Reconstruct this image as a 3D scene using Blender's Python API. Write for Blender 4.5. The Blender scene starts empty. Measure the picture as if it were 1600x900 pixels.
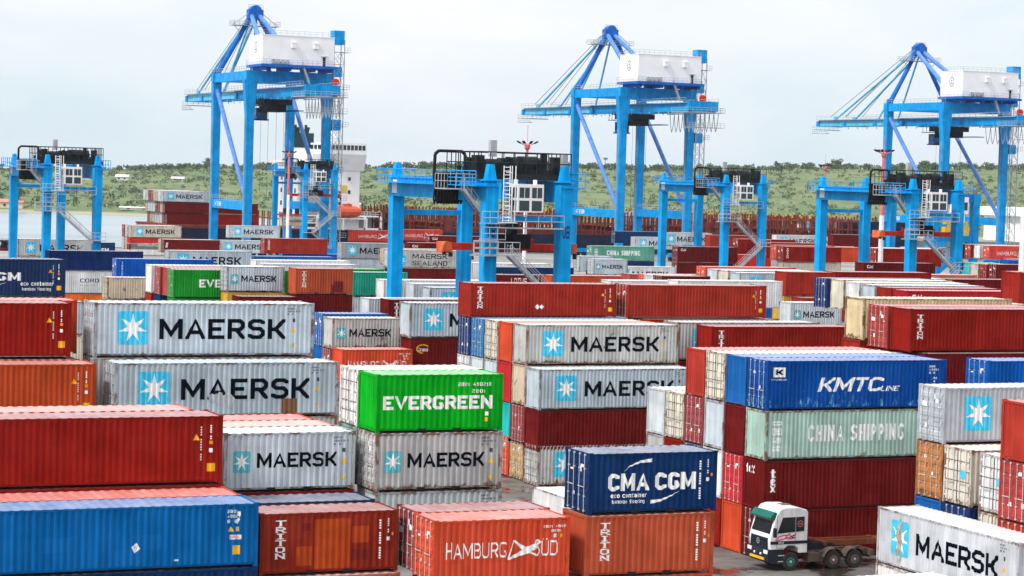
import bpy, math, random
from mathutils import Vector, Matrix
random.seed(7)
S = bpy.context.scene
COL = S.collection
# ------------------------------------------------------------------ camera, sky, sun, exposure
CAMH = 22.01
cam = bpy.data.cameras.new('camera'); cam_o = bpy.data.objects.new('camera', cam); COL.objects.link(cam_o)
cam.sensor_width = 36; cam.lens = 3675.75 / 1600 * 36; cam.clip_start = .5; cam.clip_end = 12000
_R = ((0.91744327, -0.39683713, 0.02860319), (0.00674941, -0.05635782, -0.99838782), (0.39780937, 0.91615724, -0.04902668))
cam_o.matrix_world = Matrix(((_R[0][0], -_R[1][0], -_R[2][0], 0), (_R[0][1], -_R[1][1], -_R[2][1], 0), (_R[0][2], -_R[1][2], -_R[2][2], CAMH), (0, 0, 0, 1)))
S.camera = cam_o
S.render.resolution_x, S.render.resolution_y = 1024, 576
S.view_settings.view_transform = 'Standard'; S.view_settings.look = 'None'
S.view_settings.exposure = 0.16; S.view_settings.gamma = 1; S.view_settings.use_curve_mapping = False
SUN_EL, SUN_AZ = 50, 258          # degrees; azimuth is measured from +Y towards +X
W = bpy.data.worlds.new('World'); S.world = W; W.use_nodes = True
def world():
    nt = W.node_tree; N = nt.nodes; Lk = nt.links.new; N.clear()
    out = N.new('ShaderNodeOutputWorld'); bg = N.new('ShaderNodeBackground'); bg.inputs['Strength'].default_value = .1
    sky = N.new('ShaderNodeTexSky'); sky.sky_type = 'NISHITA'; sky.sun_disc = False
    sky.sun_elevation = math.radians(SUN_EL); sky.sun_rotation = math.radians(SUN_AZ); sky.air_density = 1.2; sky.dust_density = 2
    tc = N.new('ShaderNodeTexCoord'); sx = N.new('ShaderNodeSeparateXYZ'); Lk(tc.outputs['Generated'], sx.inputs[0])
    mr = N.new('ShaderNodeMapRange'); mr.inputs['From Min'].default_value = -.02; mr.inputs['From Max'].default_value = .9
    mr.inputs['To Min'].default_value = 8.2; mr.inputs['To Max'].default_value = 14.8; Lk(sx.outputs['Z'], mr.inputs['Value'])
    mp = N.new('ShaderNodeMapping'); mp.inputs['Scale'].default_value = (1, 1, 3.2); Lk(tc.outputs['Generated'], mp.inputs[0])
    n1 = N.new('ShaderNodeTexNoise'); n1.inputs['Scale'].default_value = 6.5; n1.inputs['Detail'].default_value = 5; n1.inputs['Roughness'].default_value = .5; Lk(mp.outputs[0], n1.inputs['Vector'])
    cr = N.new('ShaderNodeValToRGB'); cr.color_ramp.elements[0].position = .42; cr.color_ramp.elements[1].position = .80
    cr.color_ramp.elements[0].color = (.80, .94, 1.02, 1); cr.color_ramp.elements[1].color = (1.05, 1.06, 1.13, 1); pass
    am = N.new('ShaderNodeMath'); am.operation = 'MULTIPLY_ADD'; am.inputs[1].default_value = 2.6; Lk(sx.outputs['Z'], am.inputs[0]); Lk(n1.outputs['Fac'], am.inputs[2]); Lk(am.outputs[0], cr.inputs[0])
    mul = N.new('ShaderNodeVectorMath'); mul.operation = 'SCALE'; Lk(cr.outputs[0], mul.inputs[0]); Lk(mr.outputs[0], mul.inputs['Scale'])
    mix = N.new('ShaderNodeMix'); mix.data_type = 'RGBA'; mix.inputs['Factor'].default_value = .93
    Lk(sky.outputs[0], mix.inputs['A']); Lk(mul.outputs[0], mix.inputs['B'])
    Lk(mix.outputs['Result'], bg.inputs['Color']); Lk(bg.outputs[0], out.inputs[0])
world()
sl = bpy.data.lights.new('sun', 'SUN'); sl.energy = 3.1; sl.angle = math.radians(10); sl.color = (1, .97, .92)
so = bpy.data.objects.new('sun', sl); COL.objects.link(so)
_e, _a = math.radians(SUN_EL), math.radians(SUN_AZ)
so.rotation_euler = Vector((math.sin(_a) * math.cos(_e), math.cos(_a) * math.cos(_e), math.sin(_e))).to_track_quat('Z', 'Y').to_euler()

# ------------------------------------------------------------------ helpers
class MB:
    """collects polygons; build() links them as one mesh object"""
    def __init__(s): s.v = []; s.f = []; s.m = []
    def poly(s, pts, m=0):
        k = len(s.v); s.v += [tuple(p) for p in pts]; s.f.append(tuple(range(k, k + len(pts)))); s.m.append(m); return s
    def box(s, x0, x1, y0, y1, z0, z1, m=0):
        k = len(s.v); s.v += [(x, y, z) for z in (z0, z1) for y in (y0, y1) for x in (x0, x1)]
        for q in ((0, 2, 3, 1), (4, 5, 7, 6), (0, 1, 5, 4), (2, 6, 7, 3), (0, 4, 6, 2), (1, 3, 7, 5)):
            s.f.append(tuple(k + i for i in q)); s.m.append(m)
        return s
    def _frame(s, p, q):
        p, q = Vector(p), Vector(q); d = (q - p).normalized(); up = Vector((0, 0, 1)) if abs(d.z) < .98 else Vector((0, 1, 0))
        a = d.cross(up).normalized(); return p, q, a, a.cross(d).normalized()
    def beam(s, p, q, w, h, m=0, w2=None, h2=None):
        p, q, a, b = s._frame(p, q); k = len(s.v)
        for c, ww, hh in ((p, w, h), (q, w2 or w, h2 or h)):
            for i, j in ((-1, -1), (1, -1), (1, 1), (-1, 1)): s.v.append(tuple(c + a * (i * ww / 2) + b * (j * hh / 2)))
        for i in range(4): s.f.append((k + i, k + (i + 1) % 4, k + 4 + (i + 1) % 4, k + 4 + i)); s.m.append(m)
        s.f += [(k + 3, k + 2, k + 1, k), (k + 4, k + 5, k + 6, k + 7)]; s.m += [m, m]; return s
    def tube(s, p, q, r, n=6, m=0, r2=None):
        p, q, a, b = s._frame(p, q); k = len(s.v); r2 = r if r2 is None else r2
        for c, rr in ((p, r), (q, r2)):
            for i in range(n):
                t = 2 * math.pi * i / n; s.v.append(tuple(c + a * (rr * math.cos(t)) + b * (rr * math.sin(t))))
        for i in range(n): s.f.append((k + i, k + (i + 1) % n, k + n + (i + 1) % n, k + n + i)); s.m.append(m)
        s.f += [tuple(k + n - 1 - i for i in range(n)), tuple(k + n + i for i in range(n))]; s.m += [m, m]; return s
    def path(s, pts, r, n=5, m=0):
        for p, q in zip(pts, pts[1:]): s.tube(p, q, r, n, m)
        return s
    def prism(s, outline, axis, a, b, m=0):
        """outline of 2D points extruded along axis ('x','y','z') from a to b"""
        def P(c, t): return {'y': (c[0], t, c[1]), 'x': (t, c[0], c[1]), 'z': (c[0], c[1], t)}[axis]
        n = len(outline); k = len(s.v); s.v += [P(c, a) for c in outline] + [P(c, b) for c in outline]
        for i in range(n): s.f.append((k + i, k + (i + 1) % n, k + n + (i + 1) % n, k + n + i)); s.m.append(m)
        s.f += [tuple(k + n - 1 - i for i in range(n)), tuple(k + n + i for i in range(n))]; s.m += [m, m]; return s
    def lathe(s, c, axis, prof, n=20, m=0):
        """prof: (distance along axis, radius)"""
        k = len(s.v)
        for d, r in prof:
            for i in range(n):
                t = 2 * math.pi * i / n; e, g = r * math.cos(t), r * math.sin(t)
                s.v.append({'y': (c[0] + e, c[1] + d, c[2] + g), 'z': (c[0] + e, c[1] + g, c[2] + d), 'x': (c[0] + d, c[1] + e, c[2] + g)}[axis])
        for j in range(len(prof) - 1):
            for i in range(n): s.f.append((k + j * n + i, k + j * n + (i + 1) % n, k + (j + 1) * n + (i + 1) % n, k + (j + 1) * n + i)); s.m.append(m)
        s.f += [tuple(k + n - 1 - i for i in range(n)), tuple(k + (len(prof) - 1) * n + i for i in range(n))]; s.m += [m, m]; return s
    def rail(s, p, q, h=1.05, step=1.8, r=.03, m=0, bars=2):
        p, q = Vector(p), Vector(q); n = max(1, round((q - p).length / step)); z = Vector((0, 0, 1))
        for i in range(n + 1):
            c = p.lerp(q, i / n); s.tube(c, c + z * h, r, 4, m)
        for b in range(bars): s.tube(p + z * h * (b + 1) / bars, q + z * h * (b + 1) / bars, r, 4, m)
        return s
    def stair(s, p, q, w, m=0, rail=True):
        """flight from p (low) to q (high); width along y"""
        p, q = Vector(p), Vector(q); y = Vector((0, 1, 0)) * w
        for o in (Vector((0, 0, 0)), y): s.beam(p + o, q + o, .06, .28, m)
        n = max(2, int(abs(q.z - p.z) / .28))
        for i in range(n):
            c = p.lerp(q, (i + .5) / n); s.box(c.x - .14, c.x + .14, c.y, c.y + w, c.z - .02, c.z + .02, m)
        if rail:
            u = Vector((0, 0, 1))
            for o in (Vector((0, 0, 0)), y):
                s.tube(p + o + u, q + o + u, .03, 4, m); s.tube(p + o + u * .5, q + o + u * .5, .025, 4, m)
                for i in range(4):
                    c = p.lerp(q, i / 3) + o; s.tube(c, c + u, .03, 4, m)
        return s
    def mesh(s, name):
        me = bpy.data.meshes.new(name); me.from_pydata(s.v, [], s.f); me.polygons.foreach_set('material_index', s.m); me.update(); return me
    def build(s, name, mats, parent=None, smooth=False):
        me = s.mesh(name)
        for m in (mats if isinstance(mats, (list, tuple)) else [mats]): me.materials.append(m)
        if smooth: me.polygons.foreach_set('use_smooth', [True] * len(me.polygons))
        return link(name, me, parent)
def link(name, me, parent=None):
    o = bpy.data.objects.new(name, me); COL.objects.link(o)
    if parent: o.parent = parent
    return o
def tag(o, label=None, cat=None, group=None, kind=None):
    if label: o['label'] = label
    if cat: o['category'] = cat
    if group: o['group'] = group
    if kind: o['kind'] = kind
    return o
def empty(name, loc, rz=0):
    o = bpy.data.objects.new(name, None); COL.objects.link(o); o.location = loc; o.rotation_euler = (0, 0, rz); o.empty_display_size = .3; return o
def copy_tree(o, parent=None):
    c = o.copy(); COL.objects.link(c)
    if parent: c.parent = parent
    for ch in list(o.children): copy_tree(ch, c)
    return c

# ------------------------------------------------------------------ materials
def nodes(name):
    m = bpy.data.materials.new(name); m.use_nodes = True; nt = m.node_tree
    return m, nt.nodes, nt.links.new, nt.nodes['Principled BSDF']
def _mix(N, L, a, b, f, mode='MIX'):
    x = N.new('ShaderNodeMix'); x.data_type = 'RGBA'; x.blend_type = mode
    for k, v in (('A', a), ('B', b), ('Factor', f)):
        if hasattr(v, 'is_linked'): L(v, x.inputs[k])
        else: x.inputs[k].default_value = v if k == 'Factor' else (*v, 1)[:4]
    return x.outputs['Result']
def _noise(N, L, vec, scale, detail=4, rough=.55, stretch=None):
    if stretch:
        mp = N.new('ShaderNodeMapping'); mp.inputs['Scale'].default_value = stretch; L(vec, mp.inputs[0]); vec = mp.outputs[0]
    n = N.new('ShaderNodeTexNoise'); n.inputs['Scale'].default_value = scale; n.inputs['Detail'].default_value = detail; n.inputs['Roughness'].default_value = rough
    L(vec, n.inputs['Vector']); return n.outputs['Fac']
def _ramp(N, L, f, a, b, lo=0., hi=1.):
    r = N.new('ShaderNodeMapRange'); r.interpolation_type = 'SMOOTHSTEP'
    for k, v in (('From Min', a), ('From Max', b), ('To Min', lo), ('To Max', hi)): r.inputs[k].default_value = v
    L(f, r.inputs['Value']); return r.outputs['Result']
def _coords(N, L):
    tc = N.new('ShaderNodeTexCoord'); oi = N.new('ShaderNodeObjectInfo'); ad = N.new('ShaderNodeVectorMath'); ad.operation = 'MULTIPLY_ADD'
    ad.inputs[1].default_value = (37, 91, 53)
    cx = N.new('ShaderNodeCombineXYZ')
    for i in range(3): L(oi.outputs['Random'], cx.inputs[i])
    L(cx.outputs[0], ad.inputs[0]); L(tc.outputs['Object'], ad.inputs[2]); return tc.outputs['Object'], ad.outputs[0]
RUST = (.13, .045, .018)
def paint(name, col, rust=.25, dirt=.3, rough=.5, streak=.3, chip=None, roof=False, spec=.05, low_rust=.16):
    m, N, L, B = nodes(name); obj, vec = _coords(N, L)
    c = _mix(N, L, tuple(x * .84 for x in col), tuple(min(1, x * 1.14 + .003) for x in col), _ramp(N, L, _noise(N, L, vec, .55, 5), .3, .7))
    g = sum(col) / 3
    dusty = tuple(min(1, x * .85 + .022 + .16 * g) for x in col)
    if roof:
        c = _mix(N, L, c, tuple(min(1, x * .60 + .235) for x in col), _ramp(N, L, _noise(N, L, vec, .9, 6, .65), .2, .72, .35, .95))
        c = _mix(N, L, c, tuple(x * .55 for x in col), _ramp(N, L, _noise(N, L, vec, 3.2, 6, .6, (1, .25, 1)), .60, .78, 0, .5))
    else:
        f = _ramp(N, L, _noise(N, L, vec, 2.4, 4, .6, (1.6, 1.6, .14)), .52, .80, 0, dirt * .7)
        c = _mix(N, L, c, dusty, f)
        f = _ramp(N, L, _noise(N, L, vec, 3.1, 3, .6, (2.2, 2.2, .10)), .58, .82, 0, streak)
        c = _mix(N, L, c, tuple(x * .42 + .012 for x in col), f)
        f = _ramp(N, L, _noise(N, L, vec, 1.0, 2, .5, (3.6, 3.6, .03)), .35, .65, -.5, .5)
        hs = N.new('ShaderNodeHueSaturation'); va = N.new('ShaderNodeMath'); va.operation = 'MULTIPLY_ADD'; va.inputs[1].default_value = .22; va.inputs[2].default_value = 1.; L(f, va.inputs[0]); L(va.outputs[0], hs.inputs['Value']); L(c, hs.inputs['Color']); c = hs.outputs['Color']
        br = N.new('ShaderNodeTexBrick'); br.inputs['Scale'].default_value = .42; br.inputs['Mortar Size'].default_value = 0; br.inputs['Color1'].default_value = (0, 0, 0, 1); br.inputs['Color2'].default_value = (1, 1, 1, 1); br.offset = .37
        sw = N.new('ShaderNodeSeparateXYZ'); cw = N.new('ShaderNodeCombineXYZ'); L(vec, sw.inputs[0]); L(sw.outputs['X'], cw.inputs['X']); L(sw.outputs['Z'], cw.inputs['Y']); L(cw.outputs[0], br.inputs['Vector'])
        c = _mix(N, L, c, tuple(min(1, x * 1.22 + .01) for x in col), _ramp(N, L, br.outputs['Color'], .80, .82, 0, .32 * min(1, streak * 3)))
    sx = N.new('ShaderNodeSeparateXYZ'); L(obj, sx.inputs[0])
    if rust > 0:
        low = _ramp(N, L, sx.outputs['Z'], .12, .5, low_rust * min(1, rust * 1.6), 0.)
        ad = N.new('ShaderNodeMath'); ad.operation = 'ADD'; L(_noise(N, L, vec, 1.7, 8, .7, (1, 1, .55)), ad.inputs[0]); L(low, ad.inputs[1])
        t = .78 - (.24 if low_rust > .1 else .31) * rust
        c = _mix(N, L, c, RUST, _ramp(N, L, ad.outputs[0], t, t + .09, 0, .85))
        ad2 = N.new('ShaderNodeMath'); ad2.operation = 'ADD'; L(_noise(N, L, vec, 5, 6, .7, (1, 1, .2)), ad2.inputs[0]); L(low, ad2.inputs[1])
        c = _mix(N, L, c, (.22, .095, .04), _ramp(N, L, ad2.outputs[0], t - .03, t + .17, 0, .55 * min(1, rust * 1.6)))
    if chip:
        ac = N.new('ShaderNodeMath'); ac.operation = 'ADD'; L(_noise(N, L, vec, 2.6, 7, .75, (1, 1, .45)), ac.inputs[0]); L(_ramp(N, L, sx.outputs['Z'], .2, 1.3, .10, -.03), ac.inputs[1])
        c = _mix(N, L, c, chip, _ramp(N, L, ac.outputs[0], .62, .68, 0, .75))
    if rust > .3 and not roof:
        c = _mix(N, L, c, (.20, .095, .042), _ramp(N, L, _noise(N, L, vec, 2.6, 5, .68, (2.4, 2.4, .16)), .60, .78, 0, min(.75, rust * .8)))
    L(c, B.inputs['Base Color']); B.inputs['Specular IOR Level'].default_value = .45 if roof else spec
    L(_ramp(N, L, _noise(N, L, vec, 2, 4), .3, .75, rough - .08, rough + .18), B.inputs['Roughness'])
    bp = N.new('ShaderNodeBump'); bp.inputs['Strength'].default_value = .12; bp.inputs['Distance'].default_value = .03; L(_noise(N, L, vec, 1.1, 3), bp.inputs['Height']); L(bp.outputs[0], B.inputs['Normal'])
    return m
def plain(name, col, rough=.5, metal=0., var=.12, scale=1.5, spec=.05):
    m, N, L, B = nodes(name); obj, vec = _coords(N, L)
    c = _mix(N, L, tuple(x * (1 - var) for x in col), tuple(min(1, x * (1 + var)) for x in col), _ramp(N, L, _noise(N, L, vec, scale, 5), .3, .7))
    L(c, B.inputs['Base Color']); B.inputs['Roughness'].default_value = rough; B.inputs['Metallic'].default_value = metal; B.inputs['Specular IOR Level'].default_value = spec
    return m
M = dict(
    white=plain('white_lettering', (.80, .80, .78), .5, 0, .08, 4), black=plain('black_lettering', (.0015, .004, .009), .6), cyan=plain('cyan_square', (.06, .50, .72), .5, 0, .12, 3),
    teal=plain('faded_teal_square', (.10, .42, .47), .5), navyink=plain('navy_lettering', (.02, .025, .13), .5), yellow=plain('yellow_sticker', (.80, .42, .02), .5), oranges=plain('orange_sticker', (.75, .22, .02), .5),
    greyink=plain('grey_lettering', (.05, .06, .08), .6), redink=plain('red_print', (.6, .05, .05), .5), dark=plain('dark_steel', (.02, .02, .022), .55), gasket=plain('black_gasket', (.10, .10, .10), .7),
    steel=paint('galvanised_steel', (.36, .38, .40), .0, .2, .5, .2), barsteel=paint('locking_bar_steel', (.42, .41, .40), .15, .3, .5), rust=paint('rusty_steel', (.16, .07, .035), .5, .2, .7),
    patch_rust=paint('rusty_patch', (.20, .10, .05), .7, .2, .8), patch_maroon=plain('maroon_patch', (.17, .018, .014), .6), patch_orange=plain('orange_primer_patch', (.38, .055, .012), .6), scuff=plain('grey_scuff', (.40, .435, .46), .7, 0, .15, 3), smudge=plain('dirt_smudge', (.40, .35, .27), .8, 0, .35, 3),
    crane=paint('sky_blue_crane_paint', (.000, .26, .60), .0, .04, .38, .10), cranedeep=paint('deep_blue_crane_paint', (.006, .11, .42), .0, .04, .38, .10), cranelight=paint('periwinkle_tube_paint', (.09, .22, .54), .0, .04, .38, .10), craneteal=paint('pale_blue_stay_paint', (.10, .42, .62), .0, .04, .4, .10),
    craneold=paint('weathered_blue_paint', (.000, .30, .67), .03, .04, .42, .10), housewhite=plain('crane_house_white', (.80, .79, .78), .5, 0, .03, .4), grime=paint('black_greasy_machinery', (.018, .022, .024), .0, .1, .5), glass=plain('dark_cab_glass', (.012, .03, .04), .08, 0, .3, 1, .6),
    signal=paint('spreader_red', (.55, .03, .015), .05, .15, .45), orange=paint('lift_orange', (.62, .12, .04), .1, .2, .5), yellowp=paint('spreader_yellow', (.70, .36, .03), .1, .2, .5), cable=plain('black_cable', (.02, .018, .017), .6),
    mast=paint('mast_white', (.75, .74, .74), .05, .1, .5), mastred=paint('mast_red', (.55, .16, .17), .05, .1, .5), shipwhite=plain('ship_white', (.84, .84, .82), .5, 0, .05, .3), hulldark=paint('hull_dark', (.012, .018, .045), .05, .1, .45), hullred=paint('hull_red', (.30, .02, .035), .1, .2, .5),
    bridge=paint('lashing_bridge_red', (.17, .032, .022), .25, .15, .6), bridgeyellow=plain('yellow_post_cap', (.62, .42, .06), .6), funnel=plain('funnel_green_black', (.02, .05, .05), .5), boat=paint('lifeboat_orange', (.62, .11, .05), .0, .15, .45),
)
# ------------------------------------------------------------------ lettering
GL = {  # stroke letters on a unit grid, width first
'A': (1.12, [((0, 0), (.5, 1), (1, 0)), ((.2, .3), (.8, .3))]), 'B': (.95, [((0, 0), (0, 1), (.9, 1), (.9, .52), (0, .52)), ((.9, .5), (1, .5), (1, 0), (0, 0))]), 'C': (1., [((1, .90), (1, 1), (0, 1), (0, 0), (1, 0), (1, .10))]),
'D': (1., [((0, 0), (0, 1), (1, 1), (1, 0), (0, 0))]), 'E': (.95, [((1, 1), (0, 1), (0, 0), (1, 0)), ((.08, .5), (.9, .5))]), 'F': (.9, [((1, 1), (0, 1), (0, 0)), ((.08, .5), (.9, .5))]),
'G': (1.04, [((1, .93), (1, 1), (0, 1), (0, 0), (1, 0), (1, .38), (.62, .38))]), 'H': (1., [((0, 0), (0, 1)), ((1, 0), (1, 1)), ((.08, .5), (.92, .5))]), 'I': (.3, [((.5, 0), (.5, 1))]), 'J': (.8, [((1, 1), (1, 0), (0, 0), (0, .3))]),
'K': (1.02, [((0, 0), (0, 1)), ((.1, .48), (.42, .48), (1, 1)), ((.42, .5), (1, 0))]), 'L': (.85, [((0, 1), (0, 0), (1, 0))]), 'M': (1.30, [((0, 0), (0, 1)), ((1, 0), (1, 1)), ((0, 1.05), (.5, .2), (1, 1.05))]), 'N': (1.05, [((0, 0), (0, 1)), ((1, 0), (1, 1)), ((0, 1), (1, 0))]),
'O': (1.02, [((0, .5), (0, 1), (1, 1), (1, 0), (0, 0), (0, .5))]), 'P': (.95, [((0, 0), (0, 1), (1, 1), (1, .45), (0, .45))]), 'R': (1., [((0, 0), (0, 1), (1, 1), (1, .46), (0, .46)), ((.5, .46), (1, 0))]),
'S': (1., [((1, .92), (1, 1), (0, 1), (0, .52), (1, .52), (1, 0), (0, 0), (0, .08))]), 'T': (.95, [((0, 1), (1, 1)), ((.5, 0), (.5, .92))]), 'U': (1., [((0, 1), (0, 0), (1, 0), (1, 1))]), 'V': (1.1, [((0, 1), (.5, 0), (1, 1))]),
'X': (1., [((0, 0), (1, 1)), ((0, 1), (1, 0))]), 'Y': (1., [((0, 1), (.5, .5), (1, 1)), ((.5, .5), (.5, 0))]), 'Z': (1., [((0, 1), (1, 1), (0, 0), (1, 0))]), 'W': (1.4, [((0, 1), (.25, 0), (.5, .8), (.75, 0), (1, 1))]),
'0': (.75, [((0, .5), (0, 1), (1, 1), (1, 0), (0, 0), (0, .5))]), '8': (.75, [((0, 0), (0, 1), (1, 1), (1, 0), (0, 0)), ((.08, .5), (.92, .5))]), '1': (.4, [((0, .75), (.6, 1), (.6, 0))]), '2': (.72, [((0, 1), (1, 1), (1, .52), (0, .45), (0, 0), (1, 0))]), '4': (.78, [((.75, 0), (.75, 1), (0, .3), (1, .3))]), '9': (.72, [((1, .5), (0, .5), (0, 1), (1, 1), (1, 0), (0, 0))]), ' ': (.5, []), '/': (.5, [((0, 0), (1, 1))]), '.': (.25, [((.5, 0), (.5, .1))]),
't': (.6, [((.4, 1), (.4, 0), (1, 0)), ((0, .72), (1, .72))]), 'e': (.75, [((0, .38), (1, .38), (1, .75), (0, .75), (0, 0), (1, 0))]), 'x': (.8, [((0, 0), (1, .75)), ((0, .75), (1, 0))]), 'c': (.7, [((1, .75), (0, .75), (0, 0), (1, 0))]),
'o': (.75, [((0, .4), (0, .75), (1, .75), (1, 0), (0, 0), (0, .4))]), 'n': (.72, [((0, 0), (0, .75), (1, .75), (1, 0))]), 'a': (.75, [((0, .75), (1, .75), (1, 0), (0, 0), (0, .4), (.9, .4))]), 'i': (.22, [((.5, 0), (.5, .72)), ((.5, .9), (.5, 1))]),
'r': (.55, [((0, 0), (0, .75), (1, .75))]), 'b': (.75, [((0, 1), (0, 0), (1, 0), (1, .7), (.1, .7))]), 'm': (1.1, [((0, 0), (0, .75), (1, .75), (1, 0)), ((.5, .7), (.5, 0))]), 'f': (.55, [((1, 1), (.4, 1), (.4, 0)), ((0, .7), (.9, .7))]),
'l': (.22, [((.5, 0), (.5, 1))]), 'g': (.75, [((1, .05), (1, .75), (0, .75), (0, .1), (.9, .1)), ((1, .1), (1, -.25), (0, -.25))]), 's': (.7, [((1, .75), (0, .75), (0, .4), (1, .4), (1, 0), (0, 0))]), 'k': (.7, [((0, 0), (0, 1)), ((.1, .35), (1, .75)), ((.35, .4), (1, 0))]), 'w': (1., [((0, .75), (.25, 0), (.5, .65), (.75, 0), (1, .75))]),
}
ROUND = set('CGSROUDPBeoacsgb0')
def _chamf(pl, c, xl, h):
    if len(pl) < 3: return pl
    out = [pl[0]]
    for a, b, d in zip(pl, pl[1:], pl[2:]):
        va, vd = Vector(a) - Vector(b), Vector(d) - Vector(b)
        if abs(va.normalized().dot(vd.normalized())) < .25 and abs(b[0] - xl) > .01:
            out += [tuple(Vector(b) + va.normalized() * min(c, va.length * .45)), tuple(Vector(b) + vd.normalized() * min(c, vd.length * .45))]
        else: out.append(b)
    return out + [pl[-1]]
def _strip(pl, t):
    """mitred band round a polyline -> convex quads"""
    P = [Vector(p) for p in pl]; out = []; closed = (P[0] - P[-1]).length < 1e-6; n = len(P)
    def nrm(a, b): d = (b - a).normalized(); return Vector((-d.y, d.x))
    L_, R_ = [], []
    for i in range(n):
        if i == 0 and not closed: m = nrm(P[0], P[1])
        elif i == n - 1 and not closed: m = nrm(P[-2], P[-1])
        else:
            a = nrm(P[(i - 1) if i else n - 2], P[i]); b = nrm(P[i], P[i + 1] if i < n - 1 else P[1]); s = a + b
            m = s / max(.55, s.dot(a)) if s.length > .3 else a
        L_.append(P[i] + m * (t / 2)); R_.append(P[i] - m * (t / 2))
    for i in range(n - 1): out.append([R_[i], R_[i + 1], L_[i + 1], L_[i]])
    return out
class Decal:
    """flat polygons in (x, z) metres on a container side, later wrapped over its ribs"""
    def __init__(s): s.p = []
    def add(s, poly, m=0, lift=0): s.p.append(([(p[0], p[1]) for p in poly], m, lift)); return s
    def rect(s, x0, x1, z0, z1, m=0, lift=0): return s.add([(x0, z0), (x1, z0), (x1, z1), (x0, z1)], m, lift)
    def fan(s, c, ring, m=0, lift=0):
        for a, b in zip(ring, ring[1:] + ring[:1]): s.add([c, a, b], m, lift)
        return s
    def _zclip(s, poly, za, zb):
        c = _clip([(q[1], q[0]) for q in poly], za, zb); return [(q[1], q[0]) for q in c]
    def text(s, txt, x0, x1, z0, z1, t=.2, gap=.18, m=0, slant=0., serif=0., wid=1.):
        ws = [GL[c][0] * wid for c in txt]; tot = sum(ws) + gap * (len(txt) - 1); h = z1 - z0; sx = (x1 - x0) / (tot * h); x = 0
        for k, (c, w) in enumerate(zip(txt, ws)):
            for j, pl in enumerate(GL[c][1]):
                K = 1.0 if t < .17 else 1.32                         # horizontals thinner than stems
                q = [(x + t / 2 + fx * (w - t) if c not in 'Iil' else x + w * fx, t / 2 + fz * (K - t)) for fx, fz in pl]
                if len(q) > 1 and q[0] != q[-1]:                     # square caps
                    for i0, i1 in ((0, 1), (-1, -2)):
                        if not (pl[i0][0] in (0, 1) or pl[i0][1] <= 0 or pl[i0][1] >= 1): continue
                        dv = Vector(q[i0]) - Vector(q[i1]); q[i0] = tuple(Vector(q[i0]) + dv.normalized() * (t / 2 if min(abs(dv.x), abs(dv.y)) < 1e-4 else t))
                if c in ROUND: q = _chamf(q, .17, x + t / 2 if c in 'BDPR' else -9, 1)
                for si, quad in enumerate(_strip(q, t)):
                    c4 = s._zclip([(v.x, v.y / K) for v in quad], -.3 if c == 'g' else 0, 1); c4 = _clip(c4, x, x + w) if len(c4) > 2 and c not in 'Iil' else c4
                    if len(c4) > 2: s.add([(x0 + (e + slant * (g_ - .5)) * h * sx, z0 + g_ * h) for e, g_ in c4], m, j * 2.5 + si * .45)
                if serif:
                    for e in (pl[0], pl[-1]):
                        if e[1] in (0, 1) and len(pl) < 5:
                            cx = x + t / 2 + e[0] * (w - t) if c not in 'Iil' else x + w * e[0]; zz = (0, .1) if e[1] == 0 else (.9, 1)
                            s.rect(x0 + (cx - t / 2 - serif) * h * sx, x0 + (cx + t / 2 + serif) * h * sx, z0 + zz[0] * h, z0 + zz[1] * h, m, .8)
            x += w + gap
        return s
    def stack(s, txt, xc, w, z0, z1, t=.24, m=0, serif=0., gap=.14):
        n = len(txt); h = (z1 - z0) / (n + gap * (n - 1))
        for i, c in enumerate(txt):
            zt = z1 - i * h * (1 + gap); ww = w * (.45 if c == 'I' and not serif else 1)
            if c == 'I' and serif:
                s.rect(xc - w * .14, xc + w * .14, zt - h, zt, m); s.rect(xc - w * .36, xc + w * .36, zt - h, zt - h * .84, m, .4); s.rect(xc - w * .36, xc + w * .36, zt - h * .16, zt, m, .4)
            else: s.text(c, xc - ww / 2, xc + ww / 2, zt - h, zt, t, m=m, serif=serif)
        return s
PITCH, EDGE, AMP = .278, .17, .046
def ribs(L):
    """breakpoints (x, y) of a corrugated wall along its length"""
    n = int((L - 2 * EDGE) / PITCH); e = (L - n * PITCH) / 2; out = [(EDGE, .02), (e, .02)] if e > EDGE + .005 else [(e, .02)]
    for i in range(n):
        a = e + i * PITCH; out += [(a + .034, 0.0), (a + .034 + .072, 0.0), (a + .174, AMP), (a + .244, AMP)]
    out += [(L - e, .02)] + ([(L - EDGE, .02)] if e > EDGE + .005 else [])
    return out
def _yat(bp, x):
    for (a, ya), (b, yb) in zip(bp, bp[1:]):
        if a <= x <= b: return ya + (yb - ya) * (x - a) / (b - a)
    return 0.
def _clip(poly, xa, xb):
    for sgn, lim in ((1, xa), (-1, -xb)):
        out = []
        for p, q in zip(poly, poly[1:] + poly[:1]):
            dp, dq = sgn * p[0] - lim, sgn * q[0] - lim
            if dp >= 0: out.append(p)
            if dp * dq < 0: t = dp / (dp - dq); out.append((p[0] + (q[0] - p[0]) * t, p[1] + (q[1] - p[1]) * t))
        poly = out
        if len(poly) < 3: return []
    return poly
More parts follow.
